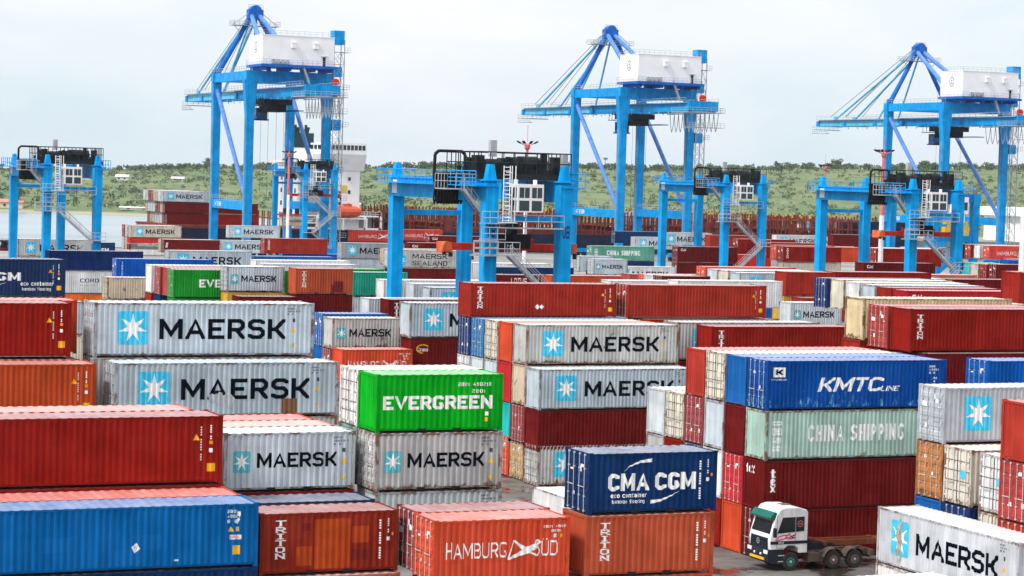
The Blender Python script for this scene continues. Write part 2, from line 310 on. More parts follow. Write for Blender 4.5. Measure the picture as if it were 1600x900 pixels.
def wrap(dec, L, axis='x'):
    """decal polygons cut at the rib edges and laid 4 mm proud of the corrugated wall"""
    bp = ribs(L); mb = MB()
    if bp[0][0] > 0: bp = [(0, bp[0][1])] + bp + [(L, bp[-1][1])]
    for poly, m, lift in dec.p:
        lo, hi = min(p[0] for p in poly), max(p[0] for p in poly)
        for (a, ya), (b, yb) in zip(bp, bp[1:]):
            if b <= lo or a >= hi: continue
            c = _clip(poly, a, b)
            if c:
                pts = [(x, ya + (yb - ya) * (x - a) / (b - a) - .002 - .0015 * lift, z) for x, z in c]
                if axis == 'y': pts = [(y, L - x, z) for x, y, z in pts]
                mb.poly(pts, m)
    return mb
def star(n=7, r=1., q=.36, rot=math.pi / 2):
    return [(math.cos(rot + math.pi * i / n) * (r if i % 2 == 0 else r * q), math.sin(rot + math.pi * i / n) * (r if i % 2 == 0 else r * q)) for i in range(2 * n)]
def rsq(x0, x1, z0, z1, r):
    out = []
    for cx, cz, a in ((x1 - r, z1 - r, 0), (x0 + r, z1 - r, 90), (x0 + r, z0 + r, 180), (x1 - r, z0 + r, 270)):
        for k in range(5): t = math.radians(a + k * 22.5); out.append((cx + r * math.cos(t), cz + r * math.sin(t)))
    return out
def codes(d, L, H, x, z, rows, m=0, w=.05, h=.09, gap=.035):
    src = '2801 490218 0 42G1 8914 0248'.replace('3', '8')
    for r, n in enumerate(rows):
        if n: d.text((src * 2)[r * 5:r * 5 + n].strip() or '8', x, x + n * (w + gap), z - r * (h + .07) - h, z - r * (h + .07), .22, .3, m)
def vcode(d, x, z, n, m=0, s=.07):
    for i in range(n):
        if i % 6 != 4: d.rect(x, x + s, z - i * s * 1.5 - s, z - i * s * 1.5, m)
def design(key, L, H):
    """-> list of (part name, Decal, [materials])"""
    X = lambda f: f * L
    Z = lambda f: H * (1 - f)
    out = []; d = Decal(); big = L > 8
    if key in ('m40', 'm20', 'msea'):
        x0, x1, a, b = (.105, .238, .16, .775) if big else (.07, .2, .31, .68)
        if key == 'msea': x0, x1, a, b = .105, .235, .3, .85
        e = Decal(); r = rsq(X(x0), X(x1), Z(b), Z(a), .12); c = (X((x0 + x1) / 2), Z((a + b) / 2)); e.fan(c, r, 0)
        s = (X(x1) - X(x0)) * .49; sv = min((Z(a) - Z(b)) * .46, s * 1.08); e.fan(c, [(c[0] + p[0] * s, c[1] + p[1] * sv) for p in star()], 1, 1.5)
        out.append(('emblem', e, ['cyan' if big or L < 5 else 'teal', 'white']))
        if key == 'msea':
            d.text('MAERSK', X(.32), X(.8), Z(.47), Z(.2), .21); d.text('SEALAND', X(.32), X(.8), Z(.83), Z(.58), .2, .26)
        else:
            p = (.29, .866, .675, .30) if big else (.25, .857, .60, .35)
            d.text('MAERSK', X(p[0]), X(p[1]), Z(p[2]), Z(p[3]), .25, .16)
        out.append(('lettering', d, ['black']))
    elif key in ('evergreen', 'evergreen40'):
        p = (.05, .915, .61, .375) if not big else (.216, .80, .62, .34); d.text('EVERGREEN', X(p[0]), X(p[1]), Z(p[2]), Z(p[3]), .30, .12); out.append(('lettering', d, ['white']))
        e = Decal(); codes(e, L, H, X(.64), Z(.15), (11, 0), 0, .075, .16, .07); codes(e, L, H, X(.75), Z(.27), (4,), 0, .075, .16, .09); e.rect(X(.86), X(.885), Z(.73), Z(.66), 0); e.rect(X(.86), X(.88), Z(.83), Z(.76), 1); out.append(('marking', e, ['white', 'yellow']))
    elif key == 'kmtc':
        d.text('KMTC', X(.285), X(.637), Z(.635), Z(.35), .25, .1, slant=.30); d.text('LINE', X(.63), X(.73), Z(.635), Z(.53), .2, .15, slant=.3); out.append(('lettering', d, ['white']))
        e = Decal(); e.rect(X(.03), X(.095), Z(.335), Z(.14), 0); e.text('K', X(.043), X(.083), Z(.29), Z(.18), .34, m=1); e.text('www.ekmtc.com', X(.02), X(.105), Z(.40), Z(.365), .22, .2); out.append(('emblem', e, ['white', 'black']))
        e = Decal(); codes(e, L, H, X(.90), Z(.12), (3, 5, 3), 0, .1, .12); codes(e, L, H, X(.925), Z(.36), (2, 1), 0, .1, .12); out.append(('marking', e, ['white']))
    elif key == 'china':
        d.text('CHINA SHIPPING', X(.23), X(.77), Z(.635), Z(.30), .24, .16, wid=.62)
        h = H * .115; xa, xb = X(.037), X(.085); y = Z(.20)
        for k, st in enumerate(([((0, .3), (0, .75), (1, .75), (1, .3), (0, .3)), ((.5, 0), (.5, 1))], [((0, 0), (0, 1), (1, 1), (1, 0), (0, 0)), ((.2, .75), (.8, .75)), ((.2, .5), (.8, .5)), ((.2, .22), (.8, .22)), ((.5, .22), (.5, .75))],
                                [((0, .9), (.15, .8)), ((0, .6), (.15, .5)), ((0, .05), (.2, .3)), ((.35, .85), (1, .85)), ((.35, .6), (.95, .6), (.85, 0), (.3, .1), (.4, .6)), ((.25, .35), (1, .35))],
                                [((.4, .9), (.9, .9)), ((.3, .65), (1, .65)), ((.6, .65), (.45, .3), (.9, .3)), ((.05, .8), (.2, .65)), ((.1, .5), (.1, .15), (1, .05))])):
            zt = y - k * h * 1.45
            for j, pl in enumerate(st):
                for q in _strip([(xa + (xb - xa) * a, zt - h + h * b) for a, b in pl], .065): d.add(q, 0, j * .4)
        out.append(('lettering', d, ['white']))
    elif key == 'tex':
        for c, za, zb in (('t', .17, .34), ('e', .32, .49), ('x', .465, .635)): d.text(c, X(.034), X(.062), Z(zb), Z(za), .26)
        out.append(('lettering', d, ['white']))
    elif key in ('triton', 'triton2'):
        p = (.145, .42, .12, .74) if not big else (.066, .44, .11, .74) if key == 'triton' else (.064, .46, .14, .70)
        d.stack('TRITON', X(p[0]), p[1], Z(p[3]), Z(p[2]), .24, serif=.07); out.append(('lettering', d, ['white']))
    elif key == 'hamburg':
        p = (.085, .53, .535, .78, .735, .91, .62, .375, .35, .66) if not big else (.155, .555, .57, .79, .755, .92, .68, .42, .30, .76)
        t = .13; d.text('H', X(p[0]), X(p[0]) + .26, Z(p[6]), Z(p[7]) + .06, t); d.text('AMBURG', X(p[0]) + .33, X(p[1]), Z(p[6]), Z(p[7]), t, .22)
        d.text('S', X(p[4]), X(p[4]) + .24, Z(p[6]), Z(p[7]) + .06, t); d.text('UD', X(p[4]) + .31, X(p[5]), Z(p[6]), Z(p[7]), t, .22)
        for o in (.36, .52): d.rect(X(p[4]) + o, X(p[4]) + o + .06, Z(p[7]) + .04, Z(p[7]) + .09)
        out.append(('lettering', d, ['white']))
        e = Decal(); ex = lambda f: X(p[2]) + (X(p[3]) - X(p[2])) * f; ez = lambda f: Z(p[9]) + (Z(p[8]) - Z(p[9])) * f
        for q in _strip([(ex(.02), ez(0)), (ex(.10), ez(.5)), (ex(.20), ez(1))], .055): e.add(q, 0, .4)
        for k, (pa, pb, w0, w1) in enumerate((((.03, .02), (.34, .26), .05, .10), ((.34, .26), (.60, .44), .10, .17), ((.20, .97), (.40, .66), .04, .09), ((.40, .66), (.60, .44), .09, .15), ((.56, .44), (.80, .60), .17, .15), ((.80, .60), (1, .88), .15, .03), ((.58, .46), (.82, .22), .10, .03))):
            A_, B_ = Vector((ex(pa[0]), ez(pa[1]))), Vector((ex(pb[0]), ez(pb[1]))); n_ = (B_ - A_).normalized(); n_ = Vector((-n_.y, n_.x)); hh = (Z(p[8]) - Z(p[9])) * -1.
            e.add([A_ - n_ * w0 * hh, B_ - n_ * w1 * hh, B_ + n_ * w1 * hh, A_ + n_ * w0 * hh], 0, .8 + .5 * k)
        out.append(('emblem', e, ['white']))
    elif key in ('cma', 'cma40', 'cgm40', 'cgmfar'):
        p = {'cma': (.145, .83, .625, .34, .17, .45), 'cgm40': (.22, .722, .575, .36, .72, .925), 'cgmfar': (.42, .88, .75, .45, .5, .5)}[key]
        if key == 'cma': d.text('CMA', X(p[0]), X(.465), Z(p[2]), Z(p[3]), .29, .1, wid=.8); d.text('CGM', X(.51), X(p[1]), Z(p[2]), Z(p[3]), .29, .1, wid=.8)
        else: d.text('CMA CGM', X(p[0]), X(p[1]), Z(p[2]), Z(p[3]), .29, .1, wid=.8)
        if key != 'cgmfar':
            z = ((.735, .665), (.83, .77)) if key == 'cma' else ((.70, .60), (.83, .75))
            d.text('eco container', X(p[4]), X(p[5]), Z(z[0][0]), Z(z[0][1]), .24, .2); d.text('bamboo flooring', X(p[4] + .01), X(p[5] - .015), Z(z[1][0]), Z(z[1][1]), .2, .2)
        out.append(('lettering', d, ['white']))
        if key != 'cgmfar':
            e = Decal()
            arcs = (((.265, .31), (.31, .215), (.39, .135), (.485, .10)), ((.48, .85), (.56, .815), (.64, .735), (.71, .645))) if key == 'cma' else (((.30, .34), (.36, .22), (.43, .14), (.50, .10)), ((.44, .80), (.52, .76), (.58, .70), (.64, .61)))
            for ai, arc in enumerate(arcs):
                wds = (.0, .05, .10, .16) if ai == 0 else (.16, .10, .05, 0)
                for (a, b), (w0, w1) in zip(zip(arc, arc[1:]), zip(wds, wds[1:])):
                    sg = 1 if ai == 0 else -1
                    q = [(X(a[0]), Z(a[1])), (X(b[0]), Z(b[1])), (X(b[0]), Z(b[1]) - sg * w1), (X(a[0]), Z(a[1]) - sg * w0)]
                    e.add(q[::sg])
            out.append(('emblem', e, ['white']))
    elif key == 'cronos':
        e = Decal(); ring = [(X(.085) + .55 * math.cos(t), Z(.3) + .34 * math.sin(t)) for t in [i * math.pi / 10 for i in range(2, 16)]]
        for q in _strip(ring, .09): e.add(q)
        out.append(('emblem', e, ['yellow'])); d.text('Cronos'.replace('C', 'C'), X(.052), X(.12), Z(.37), Z(.27), .22, .2); out.append(('lettering', d, ['white']))
    elif key == 'cord': d.text('CORD', X(.33), X(.53), Z(.5), Z(.33), .22); codes(d, L, H, X(.33), Z(.6), (20,), 0, .06, .1, .05); out.append(('lettering', d, ['navyink']))
    elif key == 'umark':
        sc = 1 if not big else .8
        for k in (0, 1): x = X(.10 if not big else .02) + k * .26; d.add([(x, Z(.6)), (x + .17, Z(.6)), (x + .33, Z(.24)), (x + .16, Z(.24))])
        out.append(('emblem', d, ['white']))
    elif key == 'yellowmark': d.text('MAKO', X(.02), X(.11), Z(.55), Z(.3), .26, .1); out.append(('lettering', d, ['yellow']))
    elif key == 'lotus': d.text('LOTUS', X(.16), X(.33), Z(.42), Z(.14), .16, .2); out.append(('lettering', d, ['white']))
    elif key == 'cai': d.text('CAI', X(.045), X(.13), Z(.29), Z(.13), .3, .08); out.append(('lettering', d, ['white']))
    elif key == 'bluemark': d.stack('TOUAX', X(.055), .17, Z(.8), Z(.16), .24); out.append(('lettering', d, ['white']))
    elif key == 'codesR':
        vcode(d, X(.92) if big else X(.86), Z(.16), 14 if big else 16); vcode(d, X(.955) if big else X(.92), Z(.14), 7, 0, .06)
        d.rect(X(.952), X(.965), Z(.42), Z(.37), 2)
        if big: d.rect(X(.952), X(.964), Z(.54), Z(.48), 0); d.rect(X(.945), X(.975), Z(.82), Z(.70), 1); d.add([(X(.893), Z(.36)), (X(.918), Z(.36)), (X(.9055), Z(.27))], 1)
        else: d.rect(X(.915), X(.94), Z(.50), Z(.44), 0)
        out.append(('marking', d, ['white', 'yellow', 'oranges']))
    elif key == 'codesB':
        codes(d, L, H, X(.893), Z(.10), (4, 5, 4), 0, .075, .13, .03); d.rect(X(.928), X(.938), Z(.20), Z(.13), 0); d.add([(X(.92), Z(.29)), (X(.928), Z(.33)), (X(.936), Z(.25)), (X(.93), Z(.23))], 0); d.add([(X(.896), Z(.44)), (X(.916), Z(.44)), (X(.906), Z(.36))], 1); d.rect(X(.923), X(.933), Z(.44), Z(.37), 1)
        d.rect(X(.903), X(.942), Z(.565), Z(.495), 0); d.text('IPSL', X(.905), X(.940), Z(.555), Z(.507), .24, m=3); d.rect(X(.913), X(.938), Z(.80), Z(.66), 1); c = (X(.584), Z(.65)); d.add([(c[0] - .16, c[1] + .06), (c[0] - .02, c[1] - .2), (c[0] + .2, c[1] - .02), (c[0] + .06, c[1] + .22)], 0); d.text('W', c[0] - .07, c[0] + .1, c[1] - .02, c[1] + .12, .14, m=4); d.rect(X(.715), X(.729), Z(.87), Z(.845), 0); out.append(('marking', d, ['white', 'yellow', 'oranges', 'redink', 'greyink']))
    elif key == 'codesM':
        x = X(.83 if not big else .875); codes(d, L, H, x, Z(.09), (5, 8, 4), 0, .055, .08); d.rect(X(.9), X(.9) + .14, Z(.36), Z(.29), 0)
        d.add([(X(.893), Z(.55)), (X(.893) + .26, Z(.55)), (X(.893) + .13, Z(.44))], 1); d.rect(X(.9), X(.9) + .12, Z(.83), Z(.76), 1); out.append(('marking', d, ['greyink', 'yellow']))
    elif key == 'codesH':
        codes(d, L, H, X(.80), Z(.13), (11,), 0, .07, .1, .04); codes(d, L, H, X(.86), Z(.20), (4,), 0, .07, .1, .04); d.rect(X(.875), X(.9), Z(.33), Z(.27), 0); d.rect(X(.925), X(.945), Z(.33), Z(.27), 1); out.append(('marking', d, ['white', 'yellow']))
    elif key in ('diam', 'diam2'):
        for x in ((.72,) if key == 'diam' else (.455, .485)): c = (X(x), Z(.3 if key == 'diam' else .69)); d.add([(c[0], c[1] - .2), (c[0] + .2, c[1]), (c[0], c[1] + .2), (c[0] - .2, c[1])])
        out.append(('sticker', d, ['white']))
    elif key == 'patchrust':
        d.rect(X(.742), X(.812), .16, .95, 0); out.append(('repair_patch', d, ['patch_rust'])); e = Decal()
        for k in range(16): a = random.uniform(.425, .52); b = random.gauss(.67, .035); r_ = random.uniform(.10, .28); e.add([(X(a) + r_ * random.uniform(.5, 1.2) * math.cos(j), Z(b) + r_ * random.uniform(.5, 1.6) * math.sin(j)) for j in (0, .9, 1.8, 2.7, 3.6, 4.5, 5.4)], 0, 3 + k * .1)
        out.append(('scrape', e, ['scuff']))
    elif key == 'patchm': d.rect(X(.62), X(.83), .2, .95, 0); d.rect(X(.66), X(.83), .95, 1.3, 0); out.append(('repair_patch', d, ['patch_maroon']))
    elif key == 'smudge':
        for k in range(46): a = random.gauss(.168, .010); b = random.gauss(.5, .15); r_ = random.uniform(.03, .11); d.add([(X(a) + r_ * random.uniform(.5, 1.1) * math.cos(j), Z(b) + r_ * random.uniform(1.2, 3.6) * math.sin(j)) for j in (0, .9, 1.8, 2.7, 3.6, 4.5, 5.4)], 0, 6 + k * .1)
        out.append(('stain', d, ['smudge']))
    elif key == 'primer':
        for (a, b, c, e_, m) in ((.39, .645, .12, .92, 0), (.26, .37, .55, .86, 0), (.66, .78, .25, .52, 0), (.66, .78, .62, .8, 1), (.30, .36, .18, .3, 1)): d.rect(X(a), X(b), Z(e_), Z(c), m)
        out.append(('repair_patch', d, ['patch_orange', 'patch_maroon']))
    return out
# ------------------------------------------------------------------ containers
CW = 2.438
# colour: (albedo, rust, dirt, streak, chips)
PAL = dict(
    blue=((.000, .115, .35), .22, .12, .35, None), navy=((.003, .028, .105), .2, .12, .2, None), navy2=((.012, .030, .095), .15, .15, .25, None), navy3=((.003,.020,.10), .05, .1, .2, None), navy4=((.006, .018, .12), .05, .08, .2, None), navyroof=((.02, .035, .10), .3, .3, .4, None),
    coral=((.58, .066, .026), .35, .3, .3, None), oxide=((.225, .008, .004), .12, .12, .3, None), salmon=((.52, .16, .12), .2, .4, .3, None), salmonpale=((.58, .27, .22), .2, .5, .3, None), patch=((.235, .022, .010), .25, .2, .35, None),
    grey=((.45, .51, .545), .36, .2, .22, None), greydirty=((.40, .40, .39), .62, .35, .35, None), palegrey=((.45, .51, .50), .4, .2, .25, None), green=((.000, .34, .010), .05, .05, .15, None), green2=((.008, .24, .02), .05, .1, .2, None), reefer=((.72, .70, .67), .3, .25, .2, None), tealpale=((.25, .45, .44), .4, .3, .3, None),
    maroonpink=((.26, .04, .045), .35, .45, .35, None), rustcoral=((.43, .075, .032), .45, .35, .35, None), rustcoral2=((.43, .058, .014), .25, .2, .3, None), cobalt=((.000, .058, .28), .35, .15, .2, (.15, .42, .50)), cobalt2=((.000, .085, .37), .05, .1, .2, None), mint=((.33, .48, .41), .55, .3, .2, None),
    maroon=((.125, .005, .005), .12, .12, .3, None), blue2=((.008, .11, .36), .45, .25, .3, None), cream=((.62, .58, .47), .5, .3, .3, None), red=((.38, .035, .022), .25, .2, .3, None), redbright=((.48, .022, .028), .15, .2, .2, None), orange=((.55, .065, .022), .2, .2, .25, None), darkgrey=((.10, .10, .11), .3, .3, .3, None),
    white=((.66, .66, .66), .25, .3, .2, None), greypale=((.51,.55,.57), .25, .25, .22, None), greyrust=((.44, .44, .42), .75, .35, .35, None), greyblue=((.40, .475, .52), .48, .22, .28, None), greyblue2=((.43, .50, .545), .36, .2, .25, None), creamrust=((.50, .42, .31), .85, .3, .4, None), goldrust=((.46, .31, .15), .9, .3, .4, None), bluedoor=((.03, .17, .38), .3, .4, .3, None), navydoor=((.012, .035, .14), .2, .35, .2, None),
    tealbright=((.02, .40, .38), .1, .1, .2, None), brick=((.275, .018, .010), .2, .2, .3, None), brick2=((.31, .026, .014), .15, .2, .3, None), reddoor=((.36, .045, .04), .4, .45, .3, None), creamrust2=((.58, .47, .28), .75, .3, .4, None), greyplain=((.40,.43,.46), .2, .15, .2, None), rustorange=((.42, .17, .055), .9, .45, .4, None), whiterust=((.60, .55, .46), .75, .3, .3, None), whitedirty=((.60, .60, .59), .5, .35, .3, None),
    redscarlet=((.50, .022, .018), .1, .12, .2, None), redscarlet2=((.58, .055, .04), .1, .2, .2, None), whitepale=((.66, .66, .65), .25, .25, .25, None), orangebright=((.80, .16, .015), .05, .1, .1, None), royal=((.000,.085,.43), .05, .12, .15, None), redpink=((.38, .07, .065), .2, .4, .3, None), yellow=((.56, .33, .05), .4, .3, .3, None), coralrust=((.44, .075, .03), .3, .25, .3, None), tealgreen=((.015, .30, .20), .2, .25, .3, None),
    creamgrey=((.48, .44, .37), .4, .3, .3, None), greydark=((.30, .32, .34), .2, .2, .25, None), greensea=((.10, .30, .21), .2, .2, .2, None), crimson=((.40, .012, .018), .05, .1, .2, None), greywhite=((.54,.56,.585), .35, .2, .18, None),
)
_pm = {}
def pal(c):
    if c not in _pm:
        a, ru, di, st, ch = PAL[c]; light = sum(a) > 1.0
        _pm[c] = (paint('paint_' + c, a, ru, di, .5, st, ch), paint('roof_' + c, a, ru * .8, di, .42, st, None, True), paint('frame_' + c, tuple(x * (.8 if light else .85) for x in a), min(1, ru * (2.0 if light else 1.4) + (.2 if light else .05)), di, .55, st, low_rust=.02))
    return _pm[c]
_me = {}
def cached(key, fn):
    if key not in _me: _me[key] = fn()
    return _me[key]
def shell_mesh(L, H, end):
    def f():
        mb = MB(); b = ribs(L); z0, z1 = .17, H - .11
        for (xa, ya), (xb, yb) in zip(b, b[1:]): mb.poly([(xa, ya + .004, z0), (xb, yb + .004, z0), (xb, yb + .004, z1), (xa, ya + .004, z1)])
        mb.poly([(EDGE, CW - .02, z0), (EDGE, CW - .02, z1), (L - EDGE, CW - .02, z1), (L - EDGE, CW - .02, z0)])
        zr = H - .05; n = int((L - .5) / .42); p = (L - .5) / n
        pts = [(.06, zr)] + [q for i in range(n) for q in ((.25 + i * p + .05, zr), (.25 + i * p + .12, zr + .028), (.25 + i * p + .26, zr + .028), (.25 + i * p + .33, zr))] + [(L - .06, zr)]
        for (xa, za), (xb, zb) in zip(pts, pts[1:]): mb.poly([(xa, .045, za), (xb, .045, zb), (xb, CW - .045, zb), (xa, CW - .045, za)], 1)
        for xe, sg in ((0, 1), (L, -1)):
            if xe == 0 and end != 'P': mb.poly([(.07, .12, .17), (.07, .12, z1), (.07, CW - .12, z1), (.07, CW - .12, .17)]); continue
            e = [(y, d) for y, d in ribs(CW)]
            for (ya, da), (yb, db) in zip(e, e[1:]):
                q = [(xe + sg * (.02 + da), ya, z0), (xe + sg * (.02 + da), ya, z1), (xe + sg * (.02 + db), yb, z1), (xe + sg * (.02 + db), yb, z0)]; mb.poly(q if sg > 0 else q[::-1])
        mb.poly([(0.05, .05, .13), (0.05, CW - .05, .13), (L - .05, CW - .05, .13), (L - .05, .05, .13)], 2)
        return mb.mesh('corrugated_shell')
    return cached(('shell', L, H, end), f)
def frame_mesh(L, H):
    def f():
        mb = MB()
        for x in (0, L - .16):
            for y in (0, CW - .16): mb.box(x + .004, x + .156, y + .004, y + .156, .12, H - .12)
        for y in (.006, CW - .066):
            mb.box(.16, L - .16, (y + .04 if y < 1 else y + .006), (y + .062 if y < 1 else y + .03), .085, .17); mb.box(.16, L - .16, y, y + .06, H - .115, H - .035)
        for x in (.006, L - .106):
            mb.box(x, x + .1, .16, CW - .16, .04, .18); mb.box(x, x + .1, .16, CW - .16, H - .14, H - .03)
        for x in (-.003, L - .175):
            for y in (-.003, CW - .159):
                for z in (0, H - .118): mb.box(x, x + .178, y, y + .162, z, z + .118)
        if L < 8:
            for x in (L / 2 - 1.02, L / 2 + .66): mb.box(x, x + .36, -.004, .05, .04, .165, 1)
        return mb.mesh('frame')
    return cached(('frame', L, H), f)
def door_meshes(H, kind, fine, var=0):
    def f():
        out = []; h0, h1 = .19, H - .15
        for k in (0, 1):
            y0, y1 = (.165, CW / 2 - .006) if k == 0 else (CW / 2 + .006, CW - .165); mb = MB(); mb.box(.012, .06, y0, y1, h0, h1)
            if kind == 'D':
                n = 5
                for i in range(n):
                    a = h0 + .12 + i * (h1 - h0 - .15) / n; bb = a + (h1 - h0 - .15) / n * .62
                    mb.prism([(.012, a), (-.014, a + .05), (-.014, bb - .05), (.012, bb)], 'y', y0 + .07, y1 - .07)
            else:
                for i in range(1, 5): z = h0 + i * (h1 - h0) / 5; mb.box(-.010, .012, y0, y1, z - .016, z + .016, 1)
                mb.box(-.006, .012, y0, y0 + .03, h0, h1, 1); mb.box(-.006, .012, y1 - .03, y1, h0, h1, 1)
            for i in range(4):
                z = h0 + .2 + i * (h1 - h0 - .4) / 3; yy = y0 - .05 if k == 0 else y1 - .04; mb.box(-.02, .012, yy, yy + .09, z - .05, z + .05)
            if kind == 'D':
                vr = random.Random(var * 10 + k)
                for n_ in range((2, 5, 1, 3)[var]):
                    ya, za = y0 + vr.uniform(.1, .7), vr.choice((h0 + .5, h0 + 1.0, h1 - .5, h1 - .7, h1 - .95)); wa, ha = vr.uniform(.1, .3), vr.uniform(.05, .26); mb.box(-.0185 - .002 * n_, -.012, ya, ya + wa, za, za + ha, 2)
            elif k == 0: mb.box(-.0185, -.012, y0 + .35, y0 + .75, h0 + 1.2, h0 + 1.6, 3)
            bars = []
            for yb in (y0 + .27, y1 - .27):
                b = MB(); b.tube((-.036, yb, h0 - .12), (-.036, yb, h1 + .1), .019, 6)
                for z in (h0 - .06, h0 + .55, h1 - .55, h1 + .04): b.box(-.05, .012, yb - .06, yb + .06, z - .03, z + .03)
                bars.append(b)
            hd = MB(); hd.box(-.07, -.05, y0 + .2, y1 - .2, h0 + .92, h0 + .96)
            if fine: out.append((mb.mesh('door'), [b.mesh('locking_bar') for b in bars], hd.mesh('handle')))
            else:
                for b in bars:
                    o = len(mb.v); mb.v += b.v; mb.f += [tuple(i + o for i in q) for q in b.f]; mb.m += [4] * len(b.m)
                out.append((mb.mesh('door'), [], None))
        return out
    return cached(('door', H, kind, fine, var), f)
def setmats(o, mats):
    if len(o.data.materials) < len(mats):
        for _ in range(len(mats) - len(o.data.materials)): o.data.materials.append(None)
    for i, m in enumerate(mats): o.material_slots[i].link = 'OBJECT'; o.material_slots[i].material = m
def container(u, v, z, L, H, col, dsg, end, label, group, rot):
    """u, v, z: bottom corner of the long side that faces the camera, at the left end"""
    p, r, fr = pal(col); dist = math.hypot(u, v)
    root = link('shipping_container', shell_mesh(L, H, 'P' if end == 'P' else 'D')); root.location = (u, v, z); root.rotation_euler = (0, 0, math.radians(rot)); setmats(root, [p, r, M['dark']])
    tag(root, label, 'container', group)
    setmats(link('frame', frame_mesh(L, H), root), [fr, M['dark']])
    if end != 'P':
        for dm, bars, hd in door_meshes(H, end, dist < 175, int(u * 7 + v * 3 + z) % 4):
            d = link('door', dm, root); setmats(d, [p, M['gasket'], M['white'], M['cyan'] if col in ('whiterust', 'whitedirty', 'greyplain') else p, M['barsteel']])
            for b in bars: setmats(link('locking_bar', b, d), [M['barsteel']])
            if hd: setmats(link('handle', hd, d), [M['barsteel']])
    if 'tex' == dsg: dsg = 'tex+texend'
    for k in dsg.split('+') if dsg else ():
        if k == 'texend':
            me = cached('texend', lambda: wrap(Decal().text('tex', CW * .12, CW * .5, H - .85, H - .35, .26), CW, 'y').mesh('lettering')); setmats(link('lettering', me, root), [M['white']]); continue
        if dist > 230 and k.startswith('codes'): continue
        for i, (nm, dec, ms) in enumerate(design(k, L, H)):
            me = cached(('dec', k, i, L, H), lambda: wrap(dec, L).mesh(nm)); setmats(link(nm, me, root), [M[x] for x in ms])
    return root
# ------------------------------------------------------------------ ground, quay, water, far shore
def ground_mat():
    m, N, L, B = nodes('yard_asphalt'); tc = N.new('ShaderNodeTexCoord'); v = tc.outputs['Object']
    c = _mix(N, L, (.075, .068, .060), (.15, .14, .125), _ramp(N, L, _noise(N, L, v, .35, 8, .65), .3, .7))
    c = _mix(N, L, c, (.21, .19, .16), _ramp(N, L, _noise(N, L, v, .9, 6, .6, (.12, 1, 1)), .55, .75, 0, .6))
    wet = _ramp(N, L, _noise(N, L, v, .22, 6, .6), .50, .60)
    c = _mix(N, L, c, (.035, .030, .027), wet); L(c, B.inputs['Base Color']); L(_ramp(N, L, wet, 0, 1, .75, .12), B.inputs['Roughness']); return m
g = MB().poly([(-260, -60, 0), (760, -60, 0), (760, 586, 0), (-260, 586, 0)]).build('ground', ground_mat()); tag(g, kind='structure')
qw = MB().box(-260, 760, 585.99, 587.5, -8, .25).build('quay_edge', plain('quay_concrete', (.30, .29, .27), .8)); tag(qw, kind='structure')
ap = MB().poly([(-260, 470, .006), (760, 470, .006), (760, 585, .006), (-260, 585, .006)]).build('quay_apron_pavement', plain('apron_concrete', (.26, .25, .23), .8, 0, .25, .05)); tag(ap, kind='structure')
mk = MB()
for vv in (106.5, 110.4): mk.box(20, 130, vv, vv + .14, -.01, .005)
mk = mk.build('road_marking', plain('worn_road_paint', (.42, .40, .34), .7, 0, .4, .8)); tag(mk, kind='structure')
def water_mat():
    m, N, L, B = nodes('creek_water'); tc = N.new('ShaderNodeTexCoord'); v = tc.outputs['Object']
    c = _mix(N, L, (.16, .22, .24), (.24, .30, .32), _ramp(N, L, _noise(N, L, v, .01, 4, .5, (.3, 1.6, 1)), .35, .65)); L(c, B.inputs['Base Color'])
    B.inputs['Roughness'].default_value = .3; B.inputs['Specular IOR Level'].default_value = .32; bp = N.new('ShaderNodeBump'); bp.inputs['Strength'].default_value = .35; bp.inputs['Distance'].default_value = .3
    L(_noise(N, L, v, .35, 5, .6), bp.inputs['Height']); L(bp.outputs[0], B.inputs['Normal']); return m
wt = MB().poly([(-5000, -3000, -3), (6000, -3000, -3), (6000, 8000, -3), (-5000, 8000, -3)]).build('water', water_mat()); tag(wt, kind='structure')
CT, ST_ = .917256, .398290
def cd(X, D): return (X * CT + D * ST_, -X * ST_ + D * CT)       # across / away from the viewpoint -> world
def hn(x, y, s):                                                     # smooth value noise
    import mathutils
    return mathutils.noise.noise(Vector((x / s, y / s, 3.7)))
def hill(X, D):
    sh = 1092 + 14 * hn(X, 0, 90) + 6 * hn(X, 5, 25)
    t = (D - sh) / 560.
    if t < 0: return -4.5 + max(-1, t * 12)
    top = 17.5 + (X + 247) / 561 * 15.5 + 2.2 * hn(X, 9, 170)
    s = min(1, t); e = -3.4 + 2.6 * min(1, (D - sh) / 10)
    h = e + (top + .8) * (.62 * s ** .8 + .38 * s * s * (3 - 2 * s))
    return h + 1.8 * hn(X, D, 75) * min(1, t * 3) + .7 * hn(X, D, 24) * min(1, t * 4)
hm = MB(); nx, nd = 150, 70
xs = [-720 + 1440 * i / nx for i in range(nx + 1)]; ds = [1060 + 900 * (j / nd) ** 1.25 for j in range(nd + 1)]
hm.v = [(*cd(x, d), hill(x, d)) for d in ds for x in xs]
for j in range(nd):
    for i in range(nx): a = j * (nx + 1) + i; hm.f.append((a, a + 1, a + nx + 2, a + nx + 1)); hm.m.append(0)
